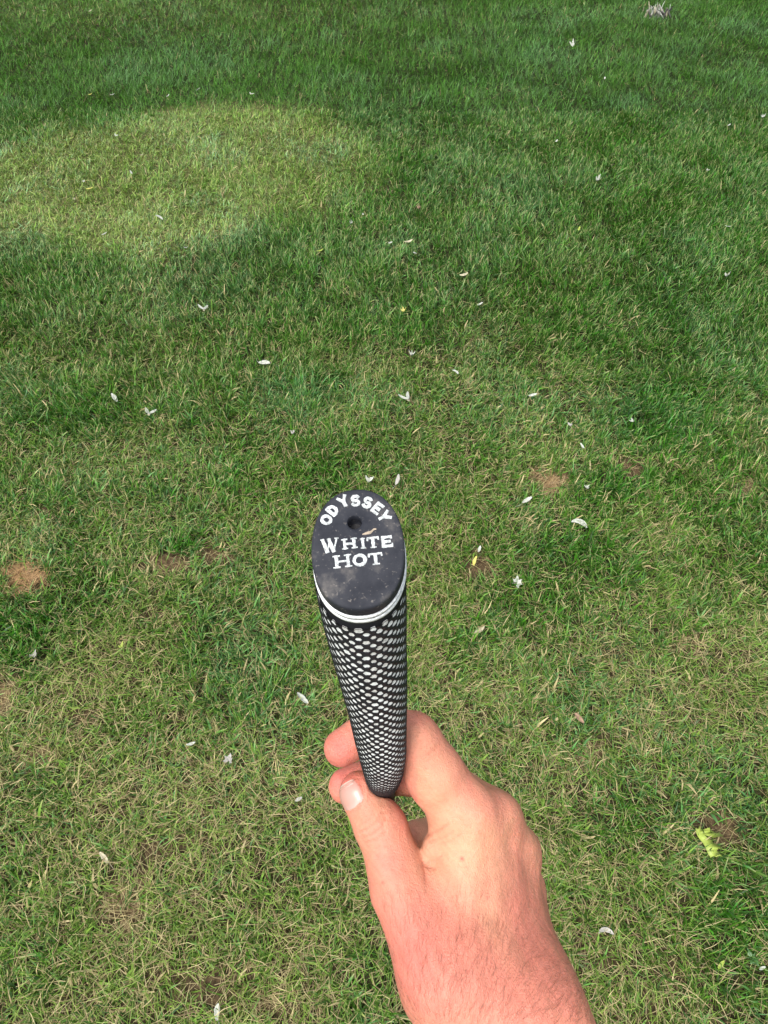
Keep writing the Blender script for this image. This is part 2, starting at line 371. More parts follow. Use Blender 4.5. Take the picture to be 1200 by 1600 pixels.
# body of the grip
BODY = [  # front point px, py | z | half width | depth | tilt
    (566, 982, 231, 14.7, 40.6, 27), (567, 992, 233.5, 14.7, 40, 29), (572, 1030, 243, 14.3, 37.5, 34), (578, 1070, 253, 13.4, 34.5, 38), (585, 1110, 263, 12.4, 31, 40), (591, 1150, 273, 11.2, 27.5, 40),
    (596, 1190, 283, 10.1, 23.5, 40), (599.5, 1215, 290, 9.2, 20, 40), (600.5, 1234, 299, 7.9, 15.5, 40), (600, 1243, 309, 6.6, 12, 40), (599, 1252, 320, 5.6, 10.5, 40), (599, 1290, 350, 5.4, 10, 39), (606, 1375, 420, 5.2, 9.6, 39), (612, 1408, 455, 5.0, 9.2, 39)]
cs = []; prm = []
for (px, py, z, hw, dp, tl) in BODY:
    A, X, N = ring_frame(tl); f = E(px, py, z); cs.append(f - N * dp / 2); prm.append((hw, dp / 2, tl))
cs = np.array(cs); prm = np.array(prm)
acc = np.concatenate([[0], np.cumsum(np.linalg.norm(np.diff(cs, axis=0), axis=1))])
def cr(tab, s):                                 # smooth interpolation along the grip
    out = []
    i = int(np.clip(np.searchsorted(acc, s) - 1, 0, len(acc) - 2)); t = (s - acc[i]) / (acc[i + 1] - acc[i])
    p1, p2 = tab[i], tab[i + 1]; p0 = tab[max(i - 1, 0)]; p3 = tab[min(i + 2, len(tab) - 1)]
    d1 = (p2 - p0) / (acc[i + 1] - acc[max(i - 1, 0)]) * (acc[i + 1] - acc[i]); d2 = (p3 - p1) / (acc[min(i + 2, len(tab) - 1)] - acc[i]) * (acc[i + 1] - acc[i])
    return (2 * t**3 - 3 * t**2 + 1) * p1 + (t**3 - 2 * t**2 + t) * d1 + (-2 * t**3 + 3 * t**2) * p2 + (t**3 - t**2) * d2
def grip_ring(s, n=72, grow=0.0):
    c = cr(cs, s); hw, hd, tl = cr(prm, s); A, X, N = ring_frame(tl)
    return sect(c, X, N, hw + grow, hd + grow, e=2.2, n=n)
SS = np.linspace(0, acc[-1], 90)
first = [cap_ring(-.1, 6.56), cap_ring(.25, 6.8)]
rings = [np.roll(r[::1], 0) for r in [sect(capc + A0 * 12.25, X0, N0, HW - .2, HD - .2, 2.2, 72, .012), sect(capc + A0 * 12.45, X0, N0, HW + .25, HD + .25, 2.2, 72, .012), sect(capc + A0 * 14.2, X0, N0, HW + .3, HD + .3, 2.2, 72, .01)]]
S_START = 1.0
rings += [grip_ring(s) for s in SS if s >= S_START]
grip = loft(rings, "grip", M_RUB, putter)

# the white flecks: rows of uneven patches in slanting lines round the grip
def grip_pt(s, u):                              # u in 0..1 round the section
    n = 180; r = grip_ring(s, n, 0.0); f = (u % 1) * n; i = int(f); t = f - i
    return r[i] * (1 - t) + r[(i + 1) % n] * t
cache = {}
def ring_c(s):
    k = round(s * 5)
    if k not in cache: cache[k] = grip_ring(k / 5, 240, .10)
    return cache[k]
def gp(s, u):
    k = s * 5; k0 = math.floor(k); t = k - k0
    def at_(kk):
        if kk not in cache: cache[kk] = grip_ring(min(kk / 5, acc[-1]), 240, .10)
        r = cache[kk]; f = (u % 1) * 240; i = int(f); q = f - i
        return r[i % 240] * (1 - q) + r[(i + 1) % 240] * q
    return at_(k0) * (1 - t) + at_(k0 + 1) * t
NU = 23; dots = []
s = 1.6; row = 0; s_end = acc[9] - 1
while s < s_end:
    per = cr(prm, s); circ = 2 * math.pi * math.sqrt((per[0] ** 2 + per[1] ** 2) / 2); pu = circ / NU
    for k in range(NU):
        u0 = (k + .5 * (row % 2) + .03 * row) / NU
        dots.append((s, u0, pu, row))
    s += pu * .53; row += 1
# front of the sections is at theta = 90 deg -> u = .25
DV = []; CELLS = []
drng = random.Random(5)
for (s, u0, pu, row) in dots:
    if drng.random() < .0: continue
    hu = .5 * .63 / NU; hs = .5 * pu * .62
    pts = []
    nn = 12
    for i in range(nn):
        if i == 0: big_ = drng.uniform(.8, 1.08)
        a = math.pi / 2 + 2 * math.pi * i / nn + drng.uniform(-.1, .1); rr = drng.uniform(.84, 1.12) * (1.06 if i % 4 else .86)
        du = math.cos(a) * hu * rr; rr *= big_; du = math.cos(a) * hu * rr; ds = math.sin(a) * hs * rr - du / hu * hs * .12
        pts.append(gp(max(s + ds, .1), u0 + du))
    c0 = gp(max(s, .1), u0)
    DV.append((s, u0, c0, pts))
    hh_ = pu * .53; aa_ = hh_ * .25; hx = [(0, hh_ - aa_), (-.5, aa_), (-.5, -aa_), (0, -(hh_ - aa_)), (.5, -aa_), (.5, aa_)]
    ring_ = []
    for i in range(6):
        p0_, p1_ = hx[i], hx[(i + 1) % 6]; ring_ += [p0_, ((p0_[0] + p1_[0]) / 2, (p0_[1] + p1_[1]) / 2)]
    CELLS.append((s, c0, [gp(max(s + q[1], .1), u0 + q[0] / NU) for q in ring_], pts))
eye = np.zeros(3)
def facing(d):
    s, u0, c0, pts = d; nrm = np.cross(pts[2] - pts[0], pts[5] - pts[0]); nrm /= np.linalg.norm(nrm) + 1e-9
    ctr = cr(cs, s); 
    if nrm.dot(c0 - ctr) < 0: nrm = -nrm
    v = -c0 / np.linalg.norm(c0); area = abs(nrm.dot(v)) / (c0[2] ** 2)
    return area if nrm.dot(v) > .05 else -1
DV.sort(key=facing, reverse=True)
def dot_mesh(lst, name):
    V, F = [], []
    for (s, u0, c0, pts) in lst:
        b0 = len(V); ctr = cr(cs, s); nv = c0 - ctr; nv /= np.linalg.norm(nv)
        V += [p - nv * .16 for p in pts] + [p * .8 + c0 * .2 + nv * .0 for p in pts] + [c0 - nv * .02]
        k = len(pts)
        for i in range(k):
            j = (i + 1) % k; F.append((b0 + i, b0 + j, b0 + k + j, b0 + k + i)); F.append((b0 + k + i, b0 + k + j, b0 + 2 * k))
    return V, F
for d in DV[:300]:
    V, F = dot_mesh([d], "fleck"); mesh_obj("fleck", to_world(np.array(V)), F, M_FLK if drng.random() > .3 else M_FLK2, putter, smooth=False)
V, F = [], []
for (s, c0, og, pts) in CELLS:                   # the raised rubber net between the painted hollows
    ctr = cr(cs, s); nv = c0 - ctr; nv /= np.linalg.norm(nv); b0 = len(V)
    V += [p + nv * .15 for p in og] + [p + nv * .19 for p in pts] + [p * .93 + c0 * .07 - nv * .1 for p in pts]
    for q in (0, 1):
        for i in range(12):
            j = (i + 1) % 12; F.append((b0 + q * 12 + i, b0 + q * 12 + j, b0 + q * 12 + 12 + j, b0 + q * 12 + 12 + i))
mesh_obj("rubber_net", to_world(np.array(V)), F, M_RUB, putter)
V, F = dot_mesh(DV[300:], "flecks"); o = mesh_obj("fleck_pattern", to_world(np.array(V)), F, M_FLK, putter, smooth=False); o['kind'] = 'stuff'

# shaft and head below the hand
A43, X43, N43 = ring_frame(39); A43 = A43 + np.array([.085, 0, 0]); A43 /= np.linalg.norm(A43)
c_end = cs[-1]
th = np.linspace(0, 2 * math.pi, 24, endpoint=False)
def circ(c, r, A, X, N): return c + r * (np.cos(th)[:, None] * X + np.sin(th)[:, None] * N)
loft([circ(c_end - A43 * 5, 4.6, A43, X43, N43), circ(c_end + A43 * 300, 4.4, A43, X43, N43)], "shaft", M_CHR, putter)
hp = c_end + A43 * 300
hb = []
for (u, w, h) in ((-8, 4, 6), (-4, 9, 11), (8, 11, 12), (40, 11, 12), (62, 10, 11), (68, 5, 7)):
    hb.append(sect(hp + X43 * u, A43 * 1.0, N43, h, w, e=5, n=24))
loft(hb, "club_head", M_HEAD, putter)

# lettering: strokes laid on the cap's face
CX, CN = X0, N0                                 # right, down
rot = math.radians(3.2)
RX = CX * math.cos(rot) - CN * math.sin(rot); RD = CN * math.cos(rot) + CX * math.sin(rot)
def on_cap(u, v, h): return capc + X0 * u + N0 * v - A0 * h
def px_to_cap(px, py):                          # where a sight line meets the cap's face
    d = E(px, py, 1.0); t = capc.dot(A0) / d.dot(A0); p = d * t - capc
    return p.dot(X0), p.dot(N0)
def stroke_letter(strokes, origin, right, down, wid, hgt, name="letter"):
    """strokes: polylines in a unit box (y up) with a half-width; every one becomes a raised rounded bar, all in one letter mesh"""
    V, F = [], []
    lrng = random.Random(hash(str(origin)) % 1000)
    def P(q): return (origin[0] + right[0] * (q[0] - .5) * wid - down[0] * (q[1] - .5) * hgt, origin[1] + right[1] * (q[0] - .5) * wid - down[1] * (q[1] - .5) * hgt)
    for si, (pl, hw, closed) in enumerate(strokes):
        pts = [np.array(P(q)) for q in pl]; k = len(pts)
        Ls, Rs = [], []
        for i in range(k):
            if closed: a, b_ = pts[i - 1], pts[(i + 1) % k]
            else: a, b_ = pts[max(i - 1, 0)], pts[min(i + 1, k - 1)]
            d = (b_ - a) / (np.linalg.norm(b_ - a) + 1e-9); nn_ = np.array([-d[1], d[0]])
            w = hw * lrng.uniform(.84, 1.14); p = pts[i]
            if not closed and i == 0: p = p - d * hw * .55
            if not closed and i == k - 1: p = p + d * hw * .55
            Ls.append(p + nn_ * w); Rs.append(p - nn_ * w)
        hh = .16 + .012 * si; b0 = len(V)
        for i in range(k):
            lft, rgt = Ls[i], Rs[i]; il = lft * .82 + rgt * .18; ir = lft * .18 + rgt * .82
            V += [on_cap(*lft, -.05), on_cap(*il, hh), on_cap(*ir, hh), on_cap(*rgt, -.05)]
        rng_ = range(k if closed else k - 1)
        for i in rng_:
            j = (i + 1) % k
            for c_ in range(3): F.append((b0 + i * 4 + c_, b0 + i * 4 + c_ + 1, b0 + j * 4 + c_ + 1, b0 + j * 4 + c_))
        if not closed:
            F.append((b0, b0 + 1, b0 + 2, b0 + 3)); e_ = b0 + (k - 1) * 4; F.append((e_ + 3, e_ + 2, e_ + 1, e_))
    o = mesh_obj(name, to_world(np.array(V)), F, M_LET, cap, smooth=False)
    bm = bmesh.new(); bm.from_mesh(o.data); bmesh.ops.recalc_face_normals(bm, faces=bm.faces); bm.to_mesh(o.data); bm.free()
    return o
def arc(cx, cy, rx, ry, a0, a1, n=10): return [(cx + rx * math.cos(math.radians(a0 + (a1 - a0) * i / n)), cy + ry * math.sin(math.radians(a0 + (a1 - a0) * i / n))) for i in range(n + 1)]
def glyph(ch, h, serif):
    s_ = h                                      # half width of a heavy stroke in mm
    t_ = h * .72
    L = []
    def bar(a, b_, w=None): L.append(([a, ((a[0] + b_[0]) / 2, (a[1] + b_[1]) / 2), b_], w or s_, False))
    def foot(x, y, w=.2): L.append(([(x - w, y), (x, y), (x + w, y)], t_ * .62, False))
    if ch == 'O': L.append((arc(.5, .5, .38, .40, 0, 360 - 22.5, 15), s_, True))
    elif ch == 'D':
        bar((.16, .08), (.16, .92)); L.append(([(.16, .9)] + arc(.38, .5, .46, .40, 90, -90, 10) + [(.16, .1)], s_, False))
    elif ch == 'Y':
        bar((.08, .95), (.5, .45)); bar((.92, .95), (.5, .45)); bar((.5, .5), (.5, .05))
    elif ch == 'S':
        L.append((arc(.5, .70, .32, .22, 20, 270, 10) + arc(.5, .28, .34, .22, 90, -160, 10)[1:], s_, False))
    elif ch == 'E':
        bar((.15, .06), (.15, .94)); bar((.15, .92), (.85, .92)); bar((.15, .5), (.72, .5)); bar((.15, .08), (.88, .08))
        if serif: bar((.88, .92), (.88, .76), t_ * .7); bar((.92, .08), (.92, .26), t_ * .7)
    elif ch == 'W':
        bar((.10, .95), (.32, .05), s_ * 1.1); bar((.32, .05), (.52, .85), t_ * .8); bar((.46, .95), (.70, .05), s_ * 1.1); bar((.70, .05), (.93, .95), t_ * .8)
        for q in (.08, .48, .93): foot(q, .97, .09)
    elif ch == 'H':
        bar((.2, .06), (.2, .94)); bar((.8, .06), (.8, .94)); bar((.2, .5), (.8, .5), t_)
        for q in (.2, .8):
            foot(q, .95, .17); foot(q, .05, .17)
    elif ch == 'I': bar((.5, .06), (.5, .94)); foot(.5, .95, .34); foot(.5, .05, .34)
    elif ch == 'T':
        bar((.5, .06), (.5, .9)); bar((.06, .92), (.94, .92), t_); foot(.5, .05, .22); bar((.06, .92), (.04, .72), t_ * .8); bar((.94, .92), (.96, .72), t_ * .8)
    return L
# ODYSSEY on an arc: (px, py, turn deg clockwise)
for ch, px, py, an in (('O', 510, 812, -62), ('D', 520, 797, -46), ('Y', 536.5, 783.5, -24), ('S', 555.5, 782, -3), ('S', 574, 785, 20), ('E', 590, 794.5, 42), ('Y', 600.5, 807, 66)):
    o_ = px_to_cap(px, py); a = math.radians(an); right = (math.cos(a), math.sin(a)); down = (-math.sin(a), math.cos(a))
    stroke_letter(glyph(ch, .60, False), o_, right, down, 2.95 if ch != 'O' else 3.3, 3.75 if ch != 'O' else 3.6)
ra = math.radians(-3.5); right = (math.cos(ra), math.sin(ra)); down = (-math.sin(ra), math.cos(ra))
for ch, px, py, w, h in (('W', 515.5, 852.5, 5.2, 4.6), ('H', 546, 849.5, 4.9, 3.4), ('I', 567, 849, 1.9, 3.4), ('T', 583, 847.5, 3.7, 3.7), ('E', 605, 846, 3.6, 3.6)):
    stroke_letter(glyph(ch, .56, True), px_to_cap(px, py), right, down, w, h)
for ch, px, py, w, h in (('H', 535, 877, 5.8, 4.1), ('O', 562, 875, 4.5, 4.0), ('T', 587, 873, 4.3, 3.9)):
    stroke_letter(glyph(ch, .58, True), px_to_cap(px, py), right, down, w, h)
# small pale smear of dirt above the T
M_SMEAR = simple("dried_dirt", (.33, .27, .20), rough=.8, nscale=900)
sm_ = [px_to_cap(566, 835), px_to_cap(573, 833), px_to_cap(579, 832), px_to_cap(584, 827), px_to_cap(588, 826.5)]
V, F = [], []
for i, q in enumerate(sm_):
    w = (.18, .45, .5, .35, .2)[i]; V += [on_cap(q[0], q[1] - w, .02), on_cap(q[0], q[1], .12), on_cap(q[0], q[1] + w, .02)]
for i in range(4):
    for k in (0, 1): F.append((i * 3 + k, i * 3 + k + 1, i * 3 + k + 4, i * 3 + k + 3))
mesh_obj("dirt_smear", to_world(np.array(V)), F, M_SMEAR, cap)

# ------------------------------------------------------------------ the hand: one continuous surface
VOX = .8
JO = dict(
    fa0=(787, 1612, 284, 18.2), fa1=(827, 1588, 288, 18.2), fb0=(1030, 2080, 250, 23), fb1=(1100, 2050, 255, 23),
    i0=(728, 1520, 294, 16), i1=(728, 1284, 314, 13.6), i2=(646, 1150, 312, 10.0), i3=(590, 1133, 320, 9.2), i4=(534, 1169, 316, 7.8),
    m0=(762, 1520, 296, 16), m1=(768, 1287, 324, 12.6), m2=(676, 1208, 338, 10.8), m3=(602, 1208, 342, 9.6), m4=(541, 1228, 336, 8.0),
    r0=(797, 1530, 298, 15), r1=(800, 1333, 334, 11.8), r2=(702, 1300, 368, 9.6), r3=(650, 1312, 372, 8.8), r4=(615, 1330, 358, 7.8),
    p0=(822, 1535, 300, 16), p1=(812, 1388, 344, 10.6), p2=(732, 1375, 374, 8.6), p3=(690, 1385, 376, 7.8), p4=(655, 1395, 366, 7.0),
    t0=(703, 1528, 290, 18.6), t1=(629, 1390, 305, 13.1), t2=(598, 1296, 314, 10.4), t3=(562, 1238, 318, 8.9),
    w0=(668, 1468, 303, 12), w1=(722, 1415, 310, 12))
J = {k: (E(v[0], v[1], v[2]), v[3]) for k, v in JO.items()}
allp = np.array([p for k, (p, r) in J.items() if k not in ('fb0', 'fb1')]); 
lo = allp.min(0) - 26; hi = allp.max(0) + 26
lo[1] = -215; hi[0] = max(hi[0], 95)
xs, ys_, zs = [np.arange(lo[i], hi[i], VOX, dtype=np.float32) for i in range(3)]
shape = (len(xs), len(ys_), len(zs)); BIG = np.float32(60)
def cone_field(A, B, ra, rb, pad):
    """round cone distance inside its padded box"""
    mn = np.minimum(A - ra, B - rb) - pad; mx = np.maximum(A + ra, B + rb) + pad
    sl = []
    for i, ax in enumerate((xs, ys_, zs)):
        a = int(np.searchsorted(ax, mn[i])); b_ = int(np.searchsorted(ax, mx[i])); sl.append(slice(a, max(b_, a + 1)))
    X = xs[sl[0]][:, None, None]; Y = ys_[sl[1]][None, :, None]; Z = zs[sl[2]][None, None, :]
    ba = (B - A).astype(np.float32); l2 = float(ba.dot(ba))
    t = np.clip(((X - A[0]) * ba[0] + (Y - A[1]) * ba[1] + (Z - A[2]) * ba[2]) / l2, 0, 1)
    d = np.sqrt((X - A[0] - ba[0] * t) ** 2 + (Y - A[1] - ba[1] * t) ** 2 + (Z - A[2] - ba[2] * t) ** 2) - (ra + (rb - ra) * t)
    return tuple(sl), d.astype(np.float32)
def smin(a, b_, k):
    h = np.clip(.5 + .5 * (b_ - a) / k, 0, 1); return b_ * (1 - h) + a * h - k * h * (1 - h)
def add(field, A, B, ra, rb, k):
    sl, d = cone_field(A, B, ra, rb, k + 4); field[sl] = smin(field[sl], d, k)
def cj(field, a, b_, k): add(field, J[a][0], J[b_][0], J[a][1], J[b_][1], k)
body = np.full(shape, BIG, np.float32)
for a, b_ in (('fa0', 'fb0'), ('fa1', 'fb1'), ('i0', 'i1'), ('m0', 'm1'), ('r0', 'r1'), ('p0', 'p1')): cj(body, a, b_, 9)
for a, b_ in (('fa0', 'i0'), ('fa1', 'p0'), ('fa0', 't0'), ('fa1', 'm0')): cj(body, a, b_, 12)
cj(body, 't0', 't1', 8); cj(body, 'w0', 'w1', 8)
fields = []
for ch in ('i', 'm', 'r', 'p'):
    f = np.full(shape, BIG, np.float32)
    for k in (1, 2, 3): cj(f, ch + str(k), ch + str(k + 1), 2.2)
    fields.append(f)
f = np.full(shape, BIG, np.float32); cj(f, 't1', 't2', 3); cj(f, 't2', 't3', 2.5)
# bulge of the knuckle joints and pads
def ball(field, c, r, k): add(field, c, c + np.array([.01, 0, 0]), r, r, k)
ball(f, E(592, 1290, 312), 10.0, 4)
fields.append(f)
ball(fields[0], E(653, 1165, 310), 10.0, 4); ball(fields[0], E(678, 1214, 311), 10.9, 7)
ball(body, E(679, 1326, 309), 5.5, 3.5)
# knuckle crest under the skin at the base of the index finger
ball(body, E(742, 1272, 307), 9.0, 9); ball(body, E(779, 1273, 316), 8.5, 7); ball(body, E(806, 1322, 326), 8.5, 7)
out = body
for i, f in enumerate(fields): out = np.minimum(out, smin(body, f, (7, 7, 6, 6, 2.2)[i]) if True else f)
# keep skin off the rubber: the grip presses into it
def grip_sdf_sub(field):
    for s in np.arange(20, acc[-1] - 1, 2.0):
        c = cr(cs, s); hw, hd, tl = cr(prm, s); A, X, N = ring_frame(tl)
        rr = max(hw, hd) + 2
        sl = []
        for i, ax in enumerate((xs, ys_, zs)):
            a = int(np.searchsorted(ax, c[i] - rr)); b_ = int(np.searchsorted(ax, c[i] + rr)); sl.append(slice(a, b_))
        if any(q.stop <= q.start for q in sl): continue
        Xg = xs[sl[0]][:, None, None] - c[0]; Yg = ys_[sl[1]][None, :, None] - c[1]; Zg = zs[sl[2]][None, None, :] - c[2]
        u = Xg * X[0] + Yg * X[1] + Zg * X[2]; v = Xg * N[0] + Yg * N[1] + Zg * N[2]; w = Xg * A[0] + Yg * A[1] + Zg * A[2]
        k = np.sqrt((u / hw) ** 2 + (v / hd) ** 2) + 1e-6
        d = (k - 1) * min(hw, hd); d = np.maximum(d, np.abs(w) - 1.6)
        field[tuple(sl)] = np.maximum(field[tuple(sl)], -d + .05)
grip_sdf_sub(out)
def surface_nets(d, lo, h):
    s = d < 0
    nx, ny, nz = d.shape
    cnt = np.zeros((nx - 1, ny - 1, nz - 1), np.int8); acc_ = [np.zeros((nx - 1, ny - 1, nz - 1), np.float32) for _ in range(3)]
    def sub(a, o): return a[o[0]:nx - 1 + o[0], o[1]:ny - 1 + o[1], o[2]:nz - 1 + o[2]]
    for ax in range(3):
        oth = [i for i in range(3) if i != ax]
        for p in (0, 1):
            for q in (0, 1):
                o0 = [0, 0, 0]; o0[oth[0]] = p; o0[oth[1]] = q; o1 = list(o0); o1[ax] = 1
                s0, s1 = sub(s, o0), sub(s, o1); cr_ = s0 != s1
                idx = np.nonzero(cr_); d0 = sub(d, o0)[idx]; d1 = sub(d, o1)[idx]; t = d0 / (d0 - d1)
                cnt[idx] += 1
                for c_ in range(3): acc_[c_][idx] += (t if c_ == ax else o0[c_])
    idx = np.nonzero(cnt); n_ = cnt[idx].astype(np.float32)
    vid = np.full(cnt.shape, -1, np.int64); vid[idx] = np.arange(len(idx[0]))
    V = np.stack([lo[c_] + h * (idx[c_] + acc_[c_][idx] / n_) for c_ in range(3)], 1)
    Q = []
    for ax in range(3):
        o1, o2 = [(ax + 1) % 3, (ax + 2) % 3]
        a = [slice(1, -1)] * 3; a[ax] = slice(0, -1)
        b_ = [slice(1, -1)] * 3; b_[ax] = slice(1, None)
        s0 = s[tuple(a)]; s1 = s[tuple(b_)]
        ii = np.nonzero(s0 != s1); base = [ii[0] + 1, ii[1] + 1, ii[2] + 1]; base[ax] = ii[ax]
        def vv(p, q):
            c_ = [x_.copy() for x_ in base]; c_[o1] = c_[o1] - p; c_[o2] = c_[o2] - q; return vid[c_[0], c_[1], c_[2]]
        qd = np.stack([vv(1, 1), vv(0, 1), vv(0, 0), vv(1, 0)], 1)
        flip = ~s0[ii]; qd[flip] = qd[flip][:, ::-1]; Q.append(qd)
    return V, np.concatenate(Q)
out = np.clip(out, -30, 30)
HV, HQ = surface_nets(out, [xs[0], ys_[0], zs[0]], VOX)
HQ = HQ[(HQ >= 0).all(1)]
print("hand verts", len(HV))
# relax the voxel steps
def laplace(V, Q, it=3):
    e = np.concatenate([Q[:, [0, 1]], Q[:, [1, 2]], Q[:, [2, 3]], Q[:, [3, 0]]])
    for k in range(it):
        s = np.zeros_like(V); n_ = np.zeros(len(V))
        for c_ in range(3):
            s[:, c_] = np.bincount(e[:, 0], V[e[:, 1], c_], len(V)) + np.bincount(e[:, 1], V[e[:, 0], c_], len(V))
        n_ = np.bincount(e[:, 0], minlength=len(V)) + np.bincount(e[:, 1], minlength=len(V))
        V = V + .6 * (s / np.maximum(n_, 1)[:, None] - V)
    return V
HV = laplace(HV, HQ, 4)
def vnormals(V, Q):
    fn = np.cross(V[Q[:, 2]] - V[Q[:, 0]], V[Q[:, 3]] - V[Q[:, 1]])
    N = np.zeros_like(V)
    for k in range(4):
        for c_ in range(3): N[:, c_] += np.bincount(Q[:, k], fn[:, c_], len(V))
    return N / (np.linalg.norm(N, axis=1)[:, None] + 1e-9)
HN = vnormals(HV, HQ)
if np.mean(np.sum(HN * (HV - J['i0'][0]), 1)) < 0: HQ = HQ[:, ::-1]; HN = -HN
hpx = 600 + FPX * HV[:, 0] / HV[:, 2]; hpy = 800 - FPX * HV[:, 1] / HV[:, 2]
front = sstep(-.05, .35, -np.sum(HN * HV, 1) / np.linalg.norm(HV, axis=1))
# skin folds, tendons and creases as relief on the side of the back of the hand
def polyd(poly, px, py):
    best = np.full(px.shape, 1e9)
    for (ax_, ay_), (bx_, by_) in zip(poly[:-1], poly[1:]):
        dx, dy = bx_ - ax_, by_ - ay_; t = np.clip(((px - ax_) * dx + (py - ay_) * dy) / (dx * dx + dy * dy), 0, 1)
        best = np.minimum(best, np.hypot(px - ax_ - dx * t, py - ay_ - dy * t))
    return best
disp = np.zeros(len(HV))
FOLDS = [  # polyline, width px, depth mm (negative = inwards)
    ([(562, 1300), (575, 1293), (590, 1280), (597, 1268)], 2.3, -.62), ([(566, 1310), (582, 1303), (598, 1290), (602, 1277)], 2.2, -.58), ([(570, 1316), (586, 1312), (602, 1300)], 2.4, -.35),
    ([(560, 1291), (574, 1283), (584, 1272)], 2.0, -.2),
    ([(661, 1346), (668, 1353), (678, 1357)], 2.6, -.55), ([(661, 1350), (664, 1362), (665, 1378)], 3.0, -.45), ([(666, 1347), (678, 1345), (690, 1337)], 2.5, -.25),
    ([(668, 1305), (684, 1298), (700, 1288)], 3.0, -.28), ([(672, 1314), (690, 1310), (708, 1300)], 3.0, -.22), ([(688, 1318), (704, 1314), (722, 1302)], 3.0, -.18),
    ([(655, 1172), (668, 1165), (676, 1158)], 2.0, -.22), ([(657, 1182), (671, 1178), (682, 1168)], 2.0, -.2), ([(640, 1133), (650, 1128)], 2.0, -.15), ([(652, 1160), (664, 1154)], 2, -.15),
    ([(570, 1222), (574, 1236), (572, 1252), (560, 1272), (549, 1274)], 2.6, .30), ([(543, 1212), (559, 1217), (568, 1232), (567, 1250), (556, 1267), (547, 1268)], 1.6, -.25),
    ([(745, 1290), (744, 1340), (738, 1400), (735, 1470)], 11, .3), ([(785, 1300), (782, 1360), (772, 1430), (762, 1500)], 11, .25), ([(812, 1350), (812, 1420), (800, 1500)], 11, .2),
    ([(764, 1300), (762, 1370), (755, 1440)], 12, -.2), ([(800, 1330), (798, 1400)], 12, -.2), ([(622, 1370), (650, 1450), (690, 1530)], 12, .35)]
for poly, w, dep in FOLDS:
    disp += dep * np.exp(-(polyd(poly, hpx, hpy) / w) ** 2) * front
# fine cross-hatched skin lines
def n3(x, y, z, s): return fbm(x * s + z * s * .7, y * s - z * s * .6, 3) - .5
disp += n3(HV[:, 0], HV[:, 1], HV[:, 2], .16) * .5 + n3(HV[:, 0], HV[:, 1], HV[:, 2], .6) * .10
HV = HV + HN * disp[:, None]
# pigmentation of the skin
def blob(px, py, rx, ry): return np.exp(-((hpx - px) / rx) ** 2 - ((hpy - py) / ry) ** 2)
tan_ = np.array([.60, .272, .170]); pink = np.array([.60, .212, .150]); pale = np.array([.59, .318, .195]); red = np.array([.585, .155, .128])
col = np.repeat(tan_[None], len(HV), 0)
def lerp(col, c, w): return col * (1 - w[:, None]) + c[None] * w[:, None]
big = n3(HV[:, 0], HV[:, 1], HV[:, 2], .045); mid_ = n3(HV[:, 0] + 50, HV[:, 1], HV[:, 2], .22); fine = n3(HV[:, 0] + 90, HV[:, 1], HV[:, 2], .9)
w = np.clip(.42 + big * 1.2 + mid_ * .7 + .45 * blob(640, 1480, 90, 130) + .35 * blob(610, 1350, 40, 50) + .75 * blob(800, 1570, 160, 110) + .3 * blob(840, 1420, 40, 160) - .5 * blob(715, 1330, 75, 60) + .35 * blob(770, 1265, 26, 30), 0, 1)
col = lerp(col, pink, w)
col = lerp(col, pale, np.clip(.6 * blob(712, 1335, 72, 55) + .5 * blob(690, 1240, 30, 60) + .35 * blob(590, 1250, 20, 22), 0, .9))
col = lerp(col, red, np.clip(.75 * blob(530, 1165, 45, 42) + .75 * blob(535, 1225, 38, 36) + .55 * blob(645, 1490, 50, 90) + .35 * blob(608, 1345, 26, 26) + .4 * blob(640, 1230, 24, 60) * (hpx < 652) + .3 * blob(650, 1118, 26, 16), 0, .85))
rim_ = 1 - front; col = col * (.96 + mid_ * .26 + fine * .24)[:, None]
# freckles and a mole
frk = vnoise(HV[:, 0] * .55 + 7, HV[:, 1] * .55 + HV[:, 2] * .3); col = lerp(col, np.array([.40, .18, .12]), np.clip((frk - .86) * 5, 0, .45) * (hpy > 1330))
for (mx_, my_, r_, a_) in ((722, 1342, 3.0, .9), (598, 1379, 2.5, .6), (605, 1395, 2.2, .4), (762, 1403, 3, .4), (731, 1518, 2.6, .6), (790, 1412, 2.4, .35), (667, 1200, 1.6, .6), (671, 1206, 1.2, .5)):
    col = lerp(col, np.array([.33, .06, .05]), a_ * np.exp(-(((hpx - mx_) ** 2 + (hpy - my_) ** 2) / r_ ** 2)))
for poly, w_, dep in FOLDS:  # darker, redder crease lines: fold shade put into the skin colour
    if dep < 0 and w_ < 4: col = lerp(col, np.array([.45, .16, .10]), .6 * np.exp(-(polyd(poly, hpx, hpy) / (w_ * .7)) ** 2) * front * min(1, -dep * 3))
m, n, l, b = mat("skin")
at = n.new("ShaderNodeAttribute"); at.attribute_name = "col"; l.new(at.outputs["Color"], b.inputs["Base Color"])
b.inputs["Roughness"].default_value = .5; b.inputs["Specular IOR Level"].default_value = .26
b.inputs["Subsurface Weight"].default_value = .25; b.inputs["Subsurface Radius"].default_value = (1, .35, .2); b.inputs["Subsurface Scale"].default_value = .0025
tc = n.new("ShaderNodeTexCoord")
vo = n.new("ShaderNodeTexVoronoi"); vo.feature = 'DISTANCE_TO_EDGE'; vo.inputs["Scale"].default_value = 900
mp = n.new("ShaderNodeMapping"); mp.inputs["Scale"].default_value = (1.5, .8, 1); mp.inputs["Rotation"].default_value = (0, 0, .5)
no = n.new("ShaderNodeTexNoise"); no.inputs["Scale"].default_value = 420; no.inputs["Detail"].default_value = 6
